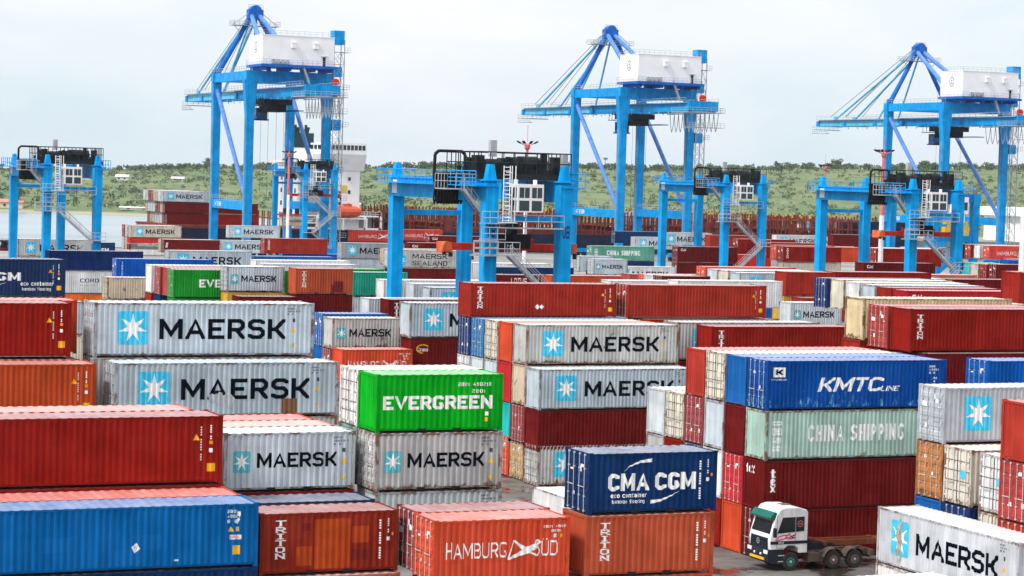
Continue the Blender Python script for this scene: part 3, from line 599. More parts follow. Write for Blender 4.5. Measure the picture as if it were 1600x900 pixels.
def hill_mat():
    m, N, L, B = nodes('far_shore_scrub'); tc = N.new('ShaderNodeTexCoord'); v = tc.outputs['Object']
    c = _mix(N, L, (.085, .135, .065), (.165, .195, .095), _ramp(N, L, _noise(N, L, v, .035, 9, .75), .38, .62))
    c = _mix(N, L, c, (.26, .225, .145), _ramp(N, L, _noise(N, L, v, .05, 7, .7, (1, 2.2, 1)), .54, .70, 0, .7)); c = _mix(N, L, c, (.070, .110, .065), _ramp(N, L, _noise(N, L, v, .16, 6, .7), .54, .66, 0, .8))
    sx = N.new('ShaderNodeSeparateXYZ'); L(v, sx.inputs[0]); c = _mix(N, L, c, (.30, .29, .20), _ramp(N, L, sx.outputs['Z'], -2.2, -1.4, 1, 0))
    L(c, B.inputs['Base Color']); B.inputs['Roughness'].default_value = .95; B.inputs['Specular IOR Level'].default_value = .1; return m
tag(hm.build('hills', hill_mat(), None, True), kind='structure')
def leaf_mat(n, a, b): return plain(n, a, .8, 0, .35, .12, .15)
LEAF = [leaf_mat('leaf_dark', (.072, .118, .082), 0), leaf_mat('leaf_mid', (.098, .150, .078), 0), leaf_mat('leaf_olive', (.14, .18, .075), 0), leaf_mat('leaf_dry', (.21, .20, .11), 0)]
TRUNK = plain('tree_bark', (.09, .065, .045), .9)
def clump(mb, c, rx, rz, n, s, mats, rng):
    for _ in range(n):
        while True:
            p = Vector((rng.uniform(-1, 1), rng.uniform(-1, 1), rng.uniform(-1, 1)))
            if .25 < p.length < 1: break
        q = Vector((c[0] + p.x * rx, c[1] + p.y * rx, c[2] + p.z * rz)); a = Vector((rng.gauss(0, 1), rng.gauss(0, 1), rng.gauss(0, 1))).normalized(); b = a.orthogonal().normalized(); b.rotate(Matrix.Rotation(rng.random() * 6.3, 3, a)); d = a.cross(b); k = s * rng.uniform(.6, 1.3)
        mb.poly([q - b * k, q + d * k * .6, q + b * k, q - d * k * .6], rng.choice(mats))
rng = random.Random(11); bush = MB(); k = 0
while k < 5200:
    X = rng.uniform(-480, 520); D = 1098 + 720 * rng.random() ** 1.1
    if abs(X) > 60 + D * .235 or hn(X, D * .6, 60) + .6 * hn(X, D, 22) < rng.uniform(-.75, .35) - (.25 if D < 1130 else 0): continue
    h = hill(X, D)
    if h < -2.0: continue
    r = rng.uniform(.7, 2.6); x, y = cd(X, D); mm = [0, 0, 1] if rng.random() < .5 else [1, 1, 2] if rng.random() < .7 else [2, 3]
    clump(bush, (x, y, h + r * .4), r, r * .55, 24, r * .27, mm, rng); k += 1
tag(bush.build('bushland', LEAF), kind='stuff')
woods = MB(); k = 0
while k < 900:
    X = rng.uniform(-470, 500); D = rng.uniform(1600, 1760)
    if abs(X) > 50 + D * .235 or hn(X, 0, 45) < rng.uniform(-1.2, .1): continue
    h = hill(X, D); r = rng.uniform(1.4, 3.4); t = rng.uniform(.5, 2.4); x, y = cd(X, D); woods.tube((x, y, h - .5), (x, y, h + t + r * .5), .3, 5, 4)
    for _ in range(3): clump(woods, (x + rng.uniform(-r, r) * .6, y + rng.uniform(-r, r) * .6, h + t + r * rng.uniform(.2, .6)), r * .75, r * .55, 22, r * .24, [0, 0, 1], rng)
    k += 1
tag(woods.build('woods', LEAF + [TRUNK]), kind='stuff')
def lone_tree(X, D, h, r, palm, label):
    x, y = cd(X, D); z = hill(X, D); t = empty('palm_tree' if palm else 'tree', (x, y, z)); tag(t, label, 'tree', 'single trees on the far shore')
    tr = MB().tube((0, 0, -.5), (.3, 0, h * .55), .35, 6, 0, .25).tube((.3, 0, h * .55), (.5, .2, h), .25, 6, 0, .18); cr = MB(); q = random.Random(int(X * 7 + D))
    if palm:
        for i in range(16):
            a = q.random() * 6.28; l = r * q.uniform(.8, 1.2); p0 = Vector((.5, .2, h)); p1 = p0 + Vector((math.cos(a) * l * .55, math.sin(a) * l * .55, r * .35)); p2 = p0 + Vector((math.cos(a) * l, math.sin(a) * l, -r * q.uniform(.1, .5))); s = Vector((-math.sin(a), math.cos(a), 0)) * .45
            cr.poly([p0 - s * .3, p0 + s * .3, p1 + s, p1 - s], q.choice((0, 1))); cr.poly([p1 - s, p1 + s, p2], q.choice((0, 1)))
    else:
        for _ in range(9):
            a = q.random() * 6.28; e = q.random() ** .5 * r * .75; tr.tube((.4, .1, h * .6), (math.cos(a) * e, math.sin(a) * e, h + q.uniform(-.2, .3) * r), .14, 4, 0, .05)
            clump(cr, (math.cos(a) * e, math.sin(a) * e, h + q.uniform(-.25, .45) * r), r * .5, r * .36, 40, r * .16, [0, 0, 1, 2], q)
    tr.build('trunk', TRUNK, t); cr.build('crown', LEAF, t)
for a in ((-160, 1640, 5, 3.6, 0, 'round topped tree on the skyline left of the left quay crane'), (-120, 1650, 4.5, 4, 0, 'broad tree on the skyline between the legs of the left quay crane'), (62, 1640, 8, 2.6, 1, 'thin palm on the skyline right of the near gantry'), (74, 1655, 6.5, 2.6, 1, 'shorter palm on the skyline beside the thin one'),
          (-214, 1645, 5.5, 3.2, 0, 'tall tree on the skyline right of the left yard gantry'), (225, 1650, 4.5, 3.8, 0, 'dark tree on the skyline left of the right yard gantry'), (285, 1640, 4.2, 4, 0, 'wide tree on the skyline right of the right yard gantry'), (-232, 1100, 7, 4, 0, 'dark tree by the waterline at the far left shore'), (-170, 1108, 5, 3.2, 0, 'yellow green bush tree beside the small beach wall')): lone_tree(*a)
def far_house(X, D, w, d, h, label, roofc, wall=(.72, .70, .66)):
    x, y = cd(X, D); t = empty('house', (x, y, hill(X, D) - .3), -math.radians(23.47)); tag(t, label, 'house', 'buildings on the far shore')
    MB().box(-w / 2, w / 2, 0, d, 0, h).build('wall', plain('house_wall', wall, .8), t)
    MB().prism([(-.6, h), (d + .6, h), (d / 2, h + d * .28)], 'x', -w / 2 - .6, w / 2 + .6).build('roof', plain('house_roof', roofc, .7), t)
    for i in range(max(2, int(w / 6))):
        c = -w / 2 + (i + .5) * w / max(2, int(w / 6)); MB().box(c - .6, c + .6, -.05, 0, h * .35, h * .75).build('window', M['glass'], t)
for a in ((-258, 1420, 17, 5, 1.9, 'long white building with pale roof on the far green slope', (.62, .60, .57)), (-238, 1425, 7, 5, 2.3, 'short white building right of the long one on the slope', (.66, .64, .6)), (-205, 1430, 7, 4, 1.4, 'small white building left of the left quay crane leg', (.6, .58, .55)),
          (-235, 1098, 0.01 + 11, 5, 3.0, 'cream house by the water at the left edge', (.45, .22, .15), (.62, .47, .36)), (-176, 1096, 15, 1.6, 1.1, 'low white beach wall building at the waterline', (.7, .68, .6)), (300, 1180, 16, 9, 4, 'orange roofed house behind the right quay crane', (.5, .22, .12))): far_house(*a)

# ------------------------------------------------------------------ ships
def hull(mb, u0, u1, v0, v1, z0, z1, bow=18, m=0):
    n = [(u0 + 4, v0), (u1 - bow, v0), (u1 - bow * .4, v0 + (v1 - v0) * .2), (u1, (v0 + v1) / 2), (u1 - bow * .4, v1 - (v1 - v0) * .2), (u1 - bow, v1), (u0 + 4, v1), (u0, v1 - 5), (u0, v0 + 5)]
    mb.prism(n, 'z', z0, z1, m)
ship = empty('container_ship', (159, 595, -3)); tag(ship, 'container ship with white bridge tower and red lashing bridges behind the quay cranes', 'ship')
h = MB(); hull(h, 0, 241, 0, 32, -2, 8.2); h.build('hull', M['hulldark'], ship)
h = MB(); hull(h, .2, 240.8, .2, 31.8, 8.2, 8.45); h.build('deck', M['bridge'], ship)
tw = empty('bridge_tower', (0, 0, -1.9)); tw.parent = ship
SX = 45.6                                                            # aft face of the tower, u - 150
MB().box(SX + .5, SX + 8.5, .2, 26, 8.5, 27).box(SX - 4, SX + 8.4, 3, 24, 26.1, 30.5).build('tower_block', M['shipwhite'], tw)
b = MB().box(SX - 1, SX + 9.5, -2, 28, 30.5, 33.4).prism([(-2, 30.5), (3.5, 30.5), (.3, 26.2), (-.2, 26.2)], 'x', SX + 2, SX + 9.5).build('bridge_deck', M['shipwhite'], tw)
for i in range(9): MB().box(SX - .4 + i * 1.08, SX + .45 + i * 1.08, -2.04, -1.9, 31.6, 32.9).build('bridge_window', M['glass'], tw)
for i in range(9): MB().box(SX - 1.05, SX - .9, -1 + i * 3.1, 1.4 + i * 3.1, 31.6, 32.9).build('bridge_window', M['glass'], tw)
for z in (13, 16.5, 20, 23.5, 27): MB().box(SX + 5.2, SX + 5.9, .1, .25, z, z + .9).build('porthole', M['glass'], tw)
for z in (17, 20): MB().box(SX + 2.6, SX + 3.2, .1, .25, z, z + .8).build('porthole', M['glass'], tw)
MB().box(SX + 1.3, SX + 5., .12, .2, 20.2, 22.2, 0).box(SX + 2.5, SX + 3.4, .05, .13, 20.6, 21.8, 1).build('emblem', [plain('ship_emblem_yellow', (.72, .52, .12), .5), M['shipwhite']], tw)
for i, z in enumerate((8.5, 12, 15.5, 19, 22.5, 26)):
    dk = MB().box(SX - 6.5, SX + .6, .4, 7.4, z - .15, z + .15)
    for y in (.6,): dk.box(SX - 6.3, SX - 5.9, y, y + .3, z, z + 3.5)
    dk.rail((SX - 6.4, .5, z), (SX + .5, .5, z), 1.1, 1.6, .05); dk.rail((SX - 6.4, .5, z), (SX - 6.4, 7.4, z), 1.1, 1.8, .05)
    if i < 5: dk.stair((SX - 5.5, 1.2, z), (SX - 1, 1.2, z + 3.5), .8)
    dk.build('open_deck', M['shipwhite'], tw)
MB().box(SX - 6.5, SX + .4, 7.4, 26, 8.6, 28, 0).box(SX - 7.5, SX + .4, 6.5, 27, 28, 28.4, 0).build('aft_wall', M['shipwhite'], tw)
for z in (9.3, 12.8, 16.3, 19.8, 23.2):
    for y in range(9, 25, 4): MB().box(SX - 6.6, SX - 6.48, y, y + 1.2, z, z + 1.2).build('aft_window', M['glass'], tw)
mt = MB().tube((SX + 3, 10, 33.4), (SX + 3, 10, 40), .35, 8).tube((SX + 3, 4, 37), (SX + 3, 16, 37), .12).tube((SX + 3, 10, 40), (SX + 3, 10, 43), .12).lathe((SX + 1, 2.5, 33.4), 'z', [(0, .3), (.8, .3), (.9, 1.), (1.8, 1.2), (2.7, .8), (3, .1)], 10).lathe((SX + 6, 20, 33.4), 'z', [(0, .3), (1, .3), (1.1, .9), (2, 1.1), (2.8, .6), (3, .1)], 10).rail((SX - 1, -2, 33.4), (SX + 9.5, -2, 33.4), 1.1, 1.3, .05)
mt.build('mast', M['shipwhite'], tw)
fn = MB().box(SX - 6, SX - .2, 14, 21, 28.4, 33.5, 1).box(SX - 6.1, SX - .1, 13.9, 21.1, 32.0, 36, 0)
for i in range(5): fn.tube((SX - 5 + i * 1.0, 15.5 + (i % 3) * 1.5, 36), (SX - 5.8 + i * 1.3, 15.5 + (i % 3) * 1.5, 37.6 + (i % 2) * .6), .4, 8)
fn.build('funnel', [M['funnel'], M['shipwhite']], tw)
bs = MB().box(SX - 8, SX + 15, .35, 6, 11.9, 12.2, 0).box(SX - 8, SX + 15, 5.8, 6, 8.4, 11.9, 0).box(SX - 8, SX + 15, .3, .5, 8.4, 9.0, 0)
for k in range(6): bs.box(SX - 8 + k * 4.5, SX - 7.3 + k * 4.5, .3, .6, 8.4, 11.9, 0)
bs.rail((SX - 8, .4, 12.2), (SX + 15, .4, 12.2), 1.1, 1.6, .05); bs.build('lower_deckhouse', M['shipwhite'], ship)
for k in (0, 2, 3): MB().box(SX - 6.4 + k * 4.5, SX - 4.2 + k * 4.5, 5.6, 5.79, 9.2, 11.2).build('deckhouse_window', M['glass'], ship)
lb = MB().lathe((SX + 4.4, -1.6, 13.3), 'x', [(-4.2, .2), (-3.8, .9), (-2.5, 1.5), (0, 1.6), (2.5, 1.5), (3.8, 1), (4.2, .3)], 12).box(SX + 3.4, SX + 5.6, -2.2, -1, 14.6, 15.4).build('lifeboat', M['boat'], ship)
cr = MB()
for x in (SX + .8, SX + 8.2): cr.beam((x, .6, 9), (x, -1.2, 15.6), .4, .4).beam((x, -1.2, 15.6), (x, -1.9, 15.4), .35, .35)
cr.box(SX - 3, SX + 10, -2.6, .6, 11.3, 11.6).box(SX - 3, SX - 2.6, -2.6, -2.2, 8.4, 11.3).box(SX + 3, SX + 3.4, -2.6, -2.2, 8.4, 11.3).box(SX + 9.6, SX + 10, -2.6, -2.2, 8.4, 11.3); cr.build('lifeboat_davit', M['shipwhite'], ship)
def lashing(u, hgt, n=2, top=True):
    mb = MB()
    for i in range(7):
        y = .4 + i * 5.2
        for x in (0, 1.1)[:n]: mb.box(u + x - .14, u + x + .14, y - .14, y + .14, 8.4, 8.4 + hgt, 0)
        if top: mb.box(u - .2, u + .2, y - .2, y + .2, 8.4 + hgt, 8.9 + hgt, 1)
    for z in (10.8, 13.2, 15.4):
        if z < 8 + hgt: mb.box(u - .1, u + 1.2, .3, 31.7, z, z + .25, 0)
    
    mb.build('lashing_bridge', [M['bridge'], M['bridgeyellow']], ship)
rl = random.Random(3); u = 2.
while u < 223:
    if not (SX - 9 < u < SX + 12) and not (u < 31): lashing(u, rl.choice((4.9, 5.6, 6.2, 6.6)) - (1.2 if u < 46 else 0), 2, rl.random() < .7)
    u += rl.choice((2.6, 3.0, 3.6, 4.6))
for uu in (64, 79, 103, 131, 159, 187, 213):
    MB().box(uu, uu + 2.2, .5, 31.5, 8.4, 10.4).box(uu + .2, uu + 2, .1, .6, 8.4, 12.4).build('hatch_coaming', M['bridge'], ship)
MB().box(1, 26, .8, 31, 8.4, 8.9).build('hatch_cover', M['bridge'], ship)
MB().box(75, 219, .8, 31, 8.4, 9.4).build('hatch_cover', M['bridge'], ship)
s2 = empty('cargo_ship', (371, 594, -3)); tag(s2, 'ship with tall dark stern and red lower hull at the right edge', 'ship')
h = MB(); h.prism([(0, 0), (16, 0), (17, 30), (2, 30)], 'z', 4.5, 13.6); h.build('stern', M['hulldark'], s2)
h = MB(); hull(h, 12, 190, 1, 30, 2, 6.4); h.build('lower_hull', M['hullred'], s2)
MB().box(16, 170, .9, 30, 6.4, 8.2).build('upper_hull', plain('grey_green_hull', (.22, .24, .20), .6), s2)
MB().box(60, 76, 3, 27, 8.2, 16).box(58, 78, 1, 29, 16, 18.6).build('deckhouse', M['shipwhite'], s2)
for z in (9, 12, 16.6):
    for i in range(5): MB().box(61 + i * 3, 62.4 + i * 3, .88 if z > 16 else 2.9, 1 if z > 16 else 3, z, z + 1.1).build('porthole', M['glass'], s2)

# ------------------------------------------------------------------ ship to shore cranes
def sts():
    GA, WB = 28.5, 19.5; r = empty('quay_crane', (0, 0, 0)); C, D_, T, K, Sg = M['crane'], M['cranedeep'], M['cranelight'], M['craneteal'], M['steel']
    for x in (0, WB):
        for y in (0, GA):
            l = MB().beam((x, y, 1.5), (x, y, 34), 1.75, 1.75, 0, 1.9, 1.9).beam((x, y, 34), (x, y, 42.4), 1.9, 1.9, 0, 3.3 if y == 0 else 2.2, 1.9)
            for zz in (10.6, 13.6, 22, 30, 34): l.box(x - .98, x + .98, y - .98, y + .98, zz, zz + .16)
            for k in range(28): l.box(x - 1.12, x - 1.06, y - .25, y + .25, 3 + k * 1.1, 3.06 + k * 1.1, 2)
            for k in (-.25, .25): l.box(x - 1.13, x - 1.05, y + k - .03, y + k + .03, 2.5, 34, 2)
            for k in (-4, -1.4, 1.4, 4): l.box(x + k - .9, x + k + .9, y - .5, y + .5, .25, 1.2, 1).lathe((x + k, y - .3, .42), 'y', [(0, .4), (.6, .4)], 12, 1)
            l.box(x - 5, x + 5, y - .6, y + .6, 1.2, 2.2); l.build('leg', [C, M['dark'], Sg], r)
        MB().box(x - .75, x + .75, .9, GA - .9, 11.1, 13.2).rail((x - .7, 1, 13.2), (x - .7, GA - 1, 13.2), 1.1, 2, .04, 1).build('sill_beam', [C, Sg], r)
        MB().box(x - .8, x + .8, -1., GA + 1.6, 42.4, 44.6).rail((x - .75, -1, 44.6), (x - .75, GA + 1.5, 44.6), 1.1, 2, .04, 1).build('top_side_beam', [C, Sg], r)
        MB().tube((x, GA - .6, 40.5), (x, 1.0, 13.4), .55, 10).build('diagonal_brace', T, r)
    for y, z0 in ((0, 41.9), (GA, 42.6)): MB().box(-1.2, WB + 1.2, y - .9, y + .9, z0, 44.7).build('portal_beam', C, r)
    lt = Decal().text('AT 19 2881', 3.5, 9.0, 0, 1.05, .2); mb = MB()
    for p, m_, lf in lt.p: mb.poly([(-.78 - .004 * lf, GA - x, 11.7 + z) for x, z in p])
    mb.build('lettering', M['white'], r)
    uc = WB / 2
    for s in (-1, 1):
        x = uc + s * 3.3; MB().box(x - .55, x + .55, -25, GA + 4, 38.4, 40.6).box(x - .7, x + .7, -25, GA + 4, 40.6, 40.75).build('girder', C, r)
        MB().box(x - .5, x + .5, GA + 4.2, 77, 38.7, 40.5).build('boom_beam', K if s < 0 else C, r)
        rb = MB()
        for k in range(18): rb.box(x - .75, x - .6, -20 + k * 5.3, -19.7 + k * 5.3, 38.0, 38.5)
        rb.rail((x + s * 1.3, -25, 40.7), (x + s * 1.3, 77, 40.7), 1.1, 2.6, .04, 2); rb.box(x + s * .55, x + s * 1.4, -25, 77, 40.55, 40.65); rb.build('boom_walkway', Sg, r)
    for y, h in ((-25, 2.4), (GA + 2, 1.4), (45, 1.2), (62, 1.2), (77, 1.6)): MB().box(uc - 4.2, uc + 4.2, y - .7, y + .7, 38.6, 38.6 + h).build('boom_cross_beam', C, r)
    tip = MB().box(uc - 4.4, uc + 4.4, 77.7, 79.5, 37.6, 37.8); tip.rail((uc - 4.4, 79.5, 37.8), (uc + 4.4, 79.5, 37.8), 1.1, 1.5, .05); tip.rail((uc - 4.4, 71, 36.6), (uc - 4.4, 79.5, 36.6), 1.0, 1.5, .05); tip.box(uc - 4.6, uc - 3.6, 71, 79.5, 36.4, 36.6).build('tip_platform', Sg, r)
    AP = Vector((uc, GA + .5, 60.8))
    for s in (-1, 1):
        MB().tube((uc + s * (uc - .2), GA, 44.6), AP + Vector((s * 1.0, 0, -1.2)), .62, 10).lathe((uc + s * (uc - .2), GA, 44.2), 'z', [(0, 1.1), (1.4, .9), (1.8, .62)], 10).build('mast_leg', D_, r)
        MB().tube(AP + Vector((s * 1.0, -.3, -1)), (uc + s * 4.6, 1.5, 44.7), .6, 10).build('back_stay', T, r)
        MB().tube(AP + Vector((s * .8, .3, -.8)), (uc + s * 3.3, 68, 40.7), .30, 8).box(uc + s * 3.3 - .35, uc + s * 3.3 + .35, 67.4, 68.6, 40.5, 41.6).build('fore_stay', K, r)
        MB().tube(AP + Vector((s * .6, .3, -1.)), (uc + s * 3.3, 44, 40.7), .28, 8).build('fore_stay', K, r)
        MB().tube(AP + Vector((s * .3, .3, .8)), (uc + s * 2.6, 72, 41.6), .07, 5).tube(AP + Vector((s * .5, .3, .6)), (uc + s * 2.9, 63, 41.6), .07, 5).build('boom_rope', M['cable'], r)
    MB().lathe((AP.x, AP.y - 1.2, AP.z), 'y', [(0, 1.5), (2.4, 1.5)], 14).box(uc - 1.9, uc + 1.9, GA - .6, GA + 1.6, 58.8, 61.2).build('mast_head', D_, r)
    ph = MB().box(uc - 6, uc + 6, GA - 1.8, GA + 2.6, 57., 57.1)
    for y in (GA - 1.8, GA + 2.6): ph.rail((uc - 6, y, 57.1), (uc + 6, y, 57.1), 1.1, 1.4, .04)
    for s in (-1, 1): ph.tube((uc + s * 6, GA, 57.1), (uc + s * 1.6, GA, 60.4), .1, 5).tube((uc + s * 5.5, GA, 57), (uc + s * 3, GA, 54.2), .08, 5); ph.rail((uc + s * 6, GA - 1.8, 57.1), (uc + s * 6, GA + 2.6, 57.1), 1.1, 1.4, .04)
    ph.rail((uc - 1.9, GA, 61.2), (uc + 1.9, GA, 61.2), 1.2, .8, .05); ph.build('mast_platform', Sg, r)
    hs = MB().box(.9, WB - .6, -6.5, 4.2, 46.2, 53.0)
    hs.box(.8, WB - .5, -6.6, 4.3, 53.0, 53.15).build('machinery_house', M['housewhite'], r)
    hb = MB().box(.3, WB, -7.6, 4.6, 45.5, 46.1)
    for x in (2, 8, 14, 18.6): hb.box(x - .35, x + .35, -6.2, 3.8, 44.7, 45.5)
    hb.build('house_base', D_, r)
    hr = MB().rail((.3, -7.6, 46.1), (WB, -7.6, 46.1), 1.2, 1.3, .035); hr.rail((.3, -7.6, 46.1), (.3, 4.6, 46.1), 1.2, 1.3, .035); hr.rail((1, -6.4, 53.1), (WB - .7, -6.4, 53.1), 1.1, 1.5, .035); hr.rail((1, -6.4, 53.1), (1, 4.2, 53.1), 1.1, 1.5, .035); hr.stair((12.5, -7.4, 41.8), (10.8, -7.4, 46), .7); hr.build('house_rail', Sg, r)
    for x in (8.6, 14.2): MB().box(x - .55, x + .55, -7.15, -6.5, 50.2, 51.4).box(x - .65, x + .65, -7.25, -6.4, 51.4, 51.5).build('vent_hood', M['housewhite'], r)
    MB().box(16, 16.7, -6.56, -6.5, 46.2, 48.3, 0).box(15.6, 17.2, -7, -6.5, 48.5, 48.58, 1).build('house_door', [M['dark'], M['housewhite']], r)
    for i in range(4): MB().box(3.2 + i * 1.15, 4.0 + i * 1.15, -7.1, -6.6, 46.3, 47.3, 0).build('air_conditioner', M['steel'], r)
    em = Decal(); ring = [(math.cos(t) * 1.0, math.sin(t) * 1.25) for t in [i * math.pi / 12 for i in range(25)]]
    for q in _strip(ring, .26): em.add(q)
    em.add([(-.12, -.7), (.12, -.7), (.12, .7), (-.12, .7)], 0, 1).add([(-.6, -.62), (.6, -.62), (.42, -.38), (-.42, -.38)], 0, 2).add([(-.34, .2), (.34, .2), (.34, .36), (-.34, .36)], 0, 2)
    mb = MB()
    for p, m_, lf in em.p: mb.poly([(.9 - .012 - .004 * lf, -1.2 - x, 50.2 + z) for x, z in p])
    mb.build('emblem', plain('house_emblem_grey', (.16, .17, .24), .6), r)
    x0 = WB + 1.2; tw = MB()
    for x in (x0, x0 + 2.6):
        for y in (-1.3, 1.3): tw.box(x - .09, x + .09, y - .09, y + .09, 2, 53)
    for k in range(17):
        z = 2 + k * 3; tw.box(x0, x0 + 2.6, -1.3, 1.3, z, z + .06)
        if k < 16:
            for y in (-1.3, 1.3): tw.beam((x0, y, z), (x0 + 2.6, y, z + 3), .08, .08); tw.beam((x0 + 2.6, y, z), (x0, y, z + 3), .07, .07)
            for x in (x0, x0 + 2.6): tw.beam((x, -1.3, z), (x, 1.3, z + 3), .08, .08)
        if k % 3 == 1: tw.rail((x0 + 2.6, -1.6, z), (x0 + 4, -1.6, z), 1.1, .7, .04); tw.box(x0 + 2.6, x0 + 4, -1.6, 1.3, z - .06, z)
    tw.build('stair_tower', Sg, r); MB().box(x0 - .2, x0 + 2.5, -1.5, 1.5, 51.8, 55.2).build('tower_head', C, r)
    MB().box(x0 + .2, x0 + 2.2, -1, 1, 31, 33.6).box(x0 + .2, x0 + 2.2, -1, 1, 44, 46.4).build('lift_cabin', M['craneold'], r)
    fs = MB()
    for s in (1,):
        x = uc + s * 5.2
        for k in range(11):
            y0 = -24 + k * 2.4; pts = [(x, y0 + 2.4 * t, 38.2 - 4.6 * math.sin(math.pi * t)) for t in (0, .1, .25, .5, .75, .9, 1)]; fs.path(pts, .09, 5)
        fs.box(x - .1, x + .1, -25, 4, 38.2, 38.4)
    fs.build('festoon_cable', Sg, r)
    bk = MB().box(uc - 4.5, uc + 6, -26, -17, 38.2, 38.35)
    for x in (uc - 4.5, uc + 6): bk.rail((x, -26, 38.35), (x, -17, 38.35), 1.1, 1.3, .04)
    bk.rail((uc - 4.5, -26, 38.35), (uc + 6, -26, 38.35), 1.1, 1.3, .04); bk.rail((uc - 4, -26, 34.6), (uc + 6, -26, 34.6), 1.1, 1.3, .04); bk.box(uc - 4, uc + 6, -26, -22, 34.5, 34.6); bk.build('rear_platform', Sg, r)
    tr = MB().box(uc - 3.6, uc + 3.6, 8, 17, 36.9, 38.3).box(uc - 2.4, uc + 2.4, 9, 16, 35.2, 36.9).box(uc + 2, uc + 4.6, 2, 20, 35.4, 35.6)
    for k in range(8): tr.tube((uc - 4.6, 6 + k * 1.8, 36.6), (uc - 4.6, 6 + k * 1.8, 39), .06, 4)
    tr.box(uc - 4.8, uc - 3.4, 6, 19, 36.5, 36.65); tr.build('trolley', M['grime'], r)
    MB().box(uc - 3.4, uc - .6, 14.6, 17.4, 33.4, 36.2, 0).box(uc - 3.5, uc - 3.38, 14.9, 17.1, 34.2, 35.8, 1).box(uc - 3.2, uc - .8, 14.5, 14.62, 34.2, 35.8, 1).box(uc - 3.7, uc - .3, 14.3, 17.7, 33.1, 33.4, 2).build('operator_cab', [D_, M['glass'], M['dark']], r)
    rp = MB()
    for x in (uc - 2, uc + 2):
        for y in (9.5, 15.5): rp.tube((x, y, 37), (x, y, 14), .035, 4)
    rp.build('hoist_rope', M['cable'], r)
    MB().lathe((WB - .5, -8, 42.4), 'y', [(0, .9), (.6, .9)], 14).build('float_ring', M['signal'], r)
    return r
LAB = ['tall blue quay crane at left, standing before the white ship tower', 'tall blue quay crane in the middle, behind the near yard gantry', 'tall blue quay crane at right, its house cut by the edge']
c0 = sts()
for i, u in enumerate((166.6, 266.2, 364.3)):
    c = c0 if i == 0 else copy_tree(c0); c.location = (u, 545, 0); tag(c, LAB[i], 'crane', 'quay cranes along the berth')

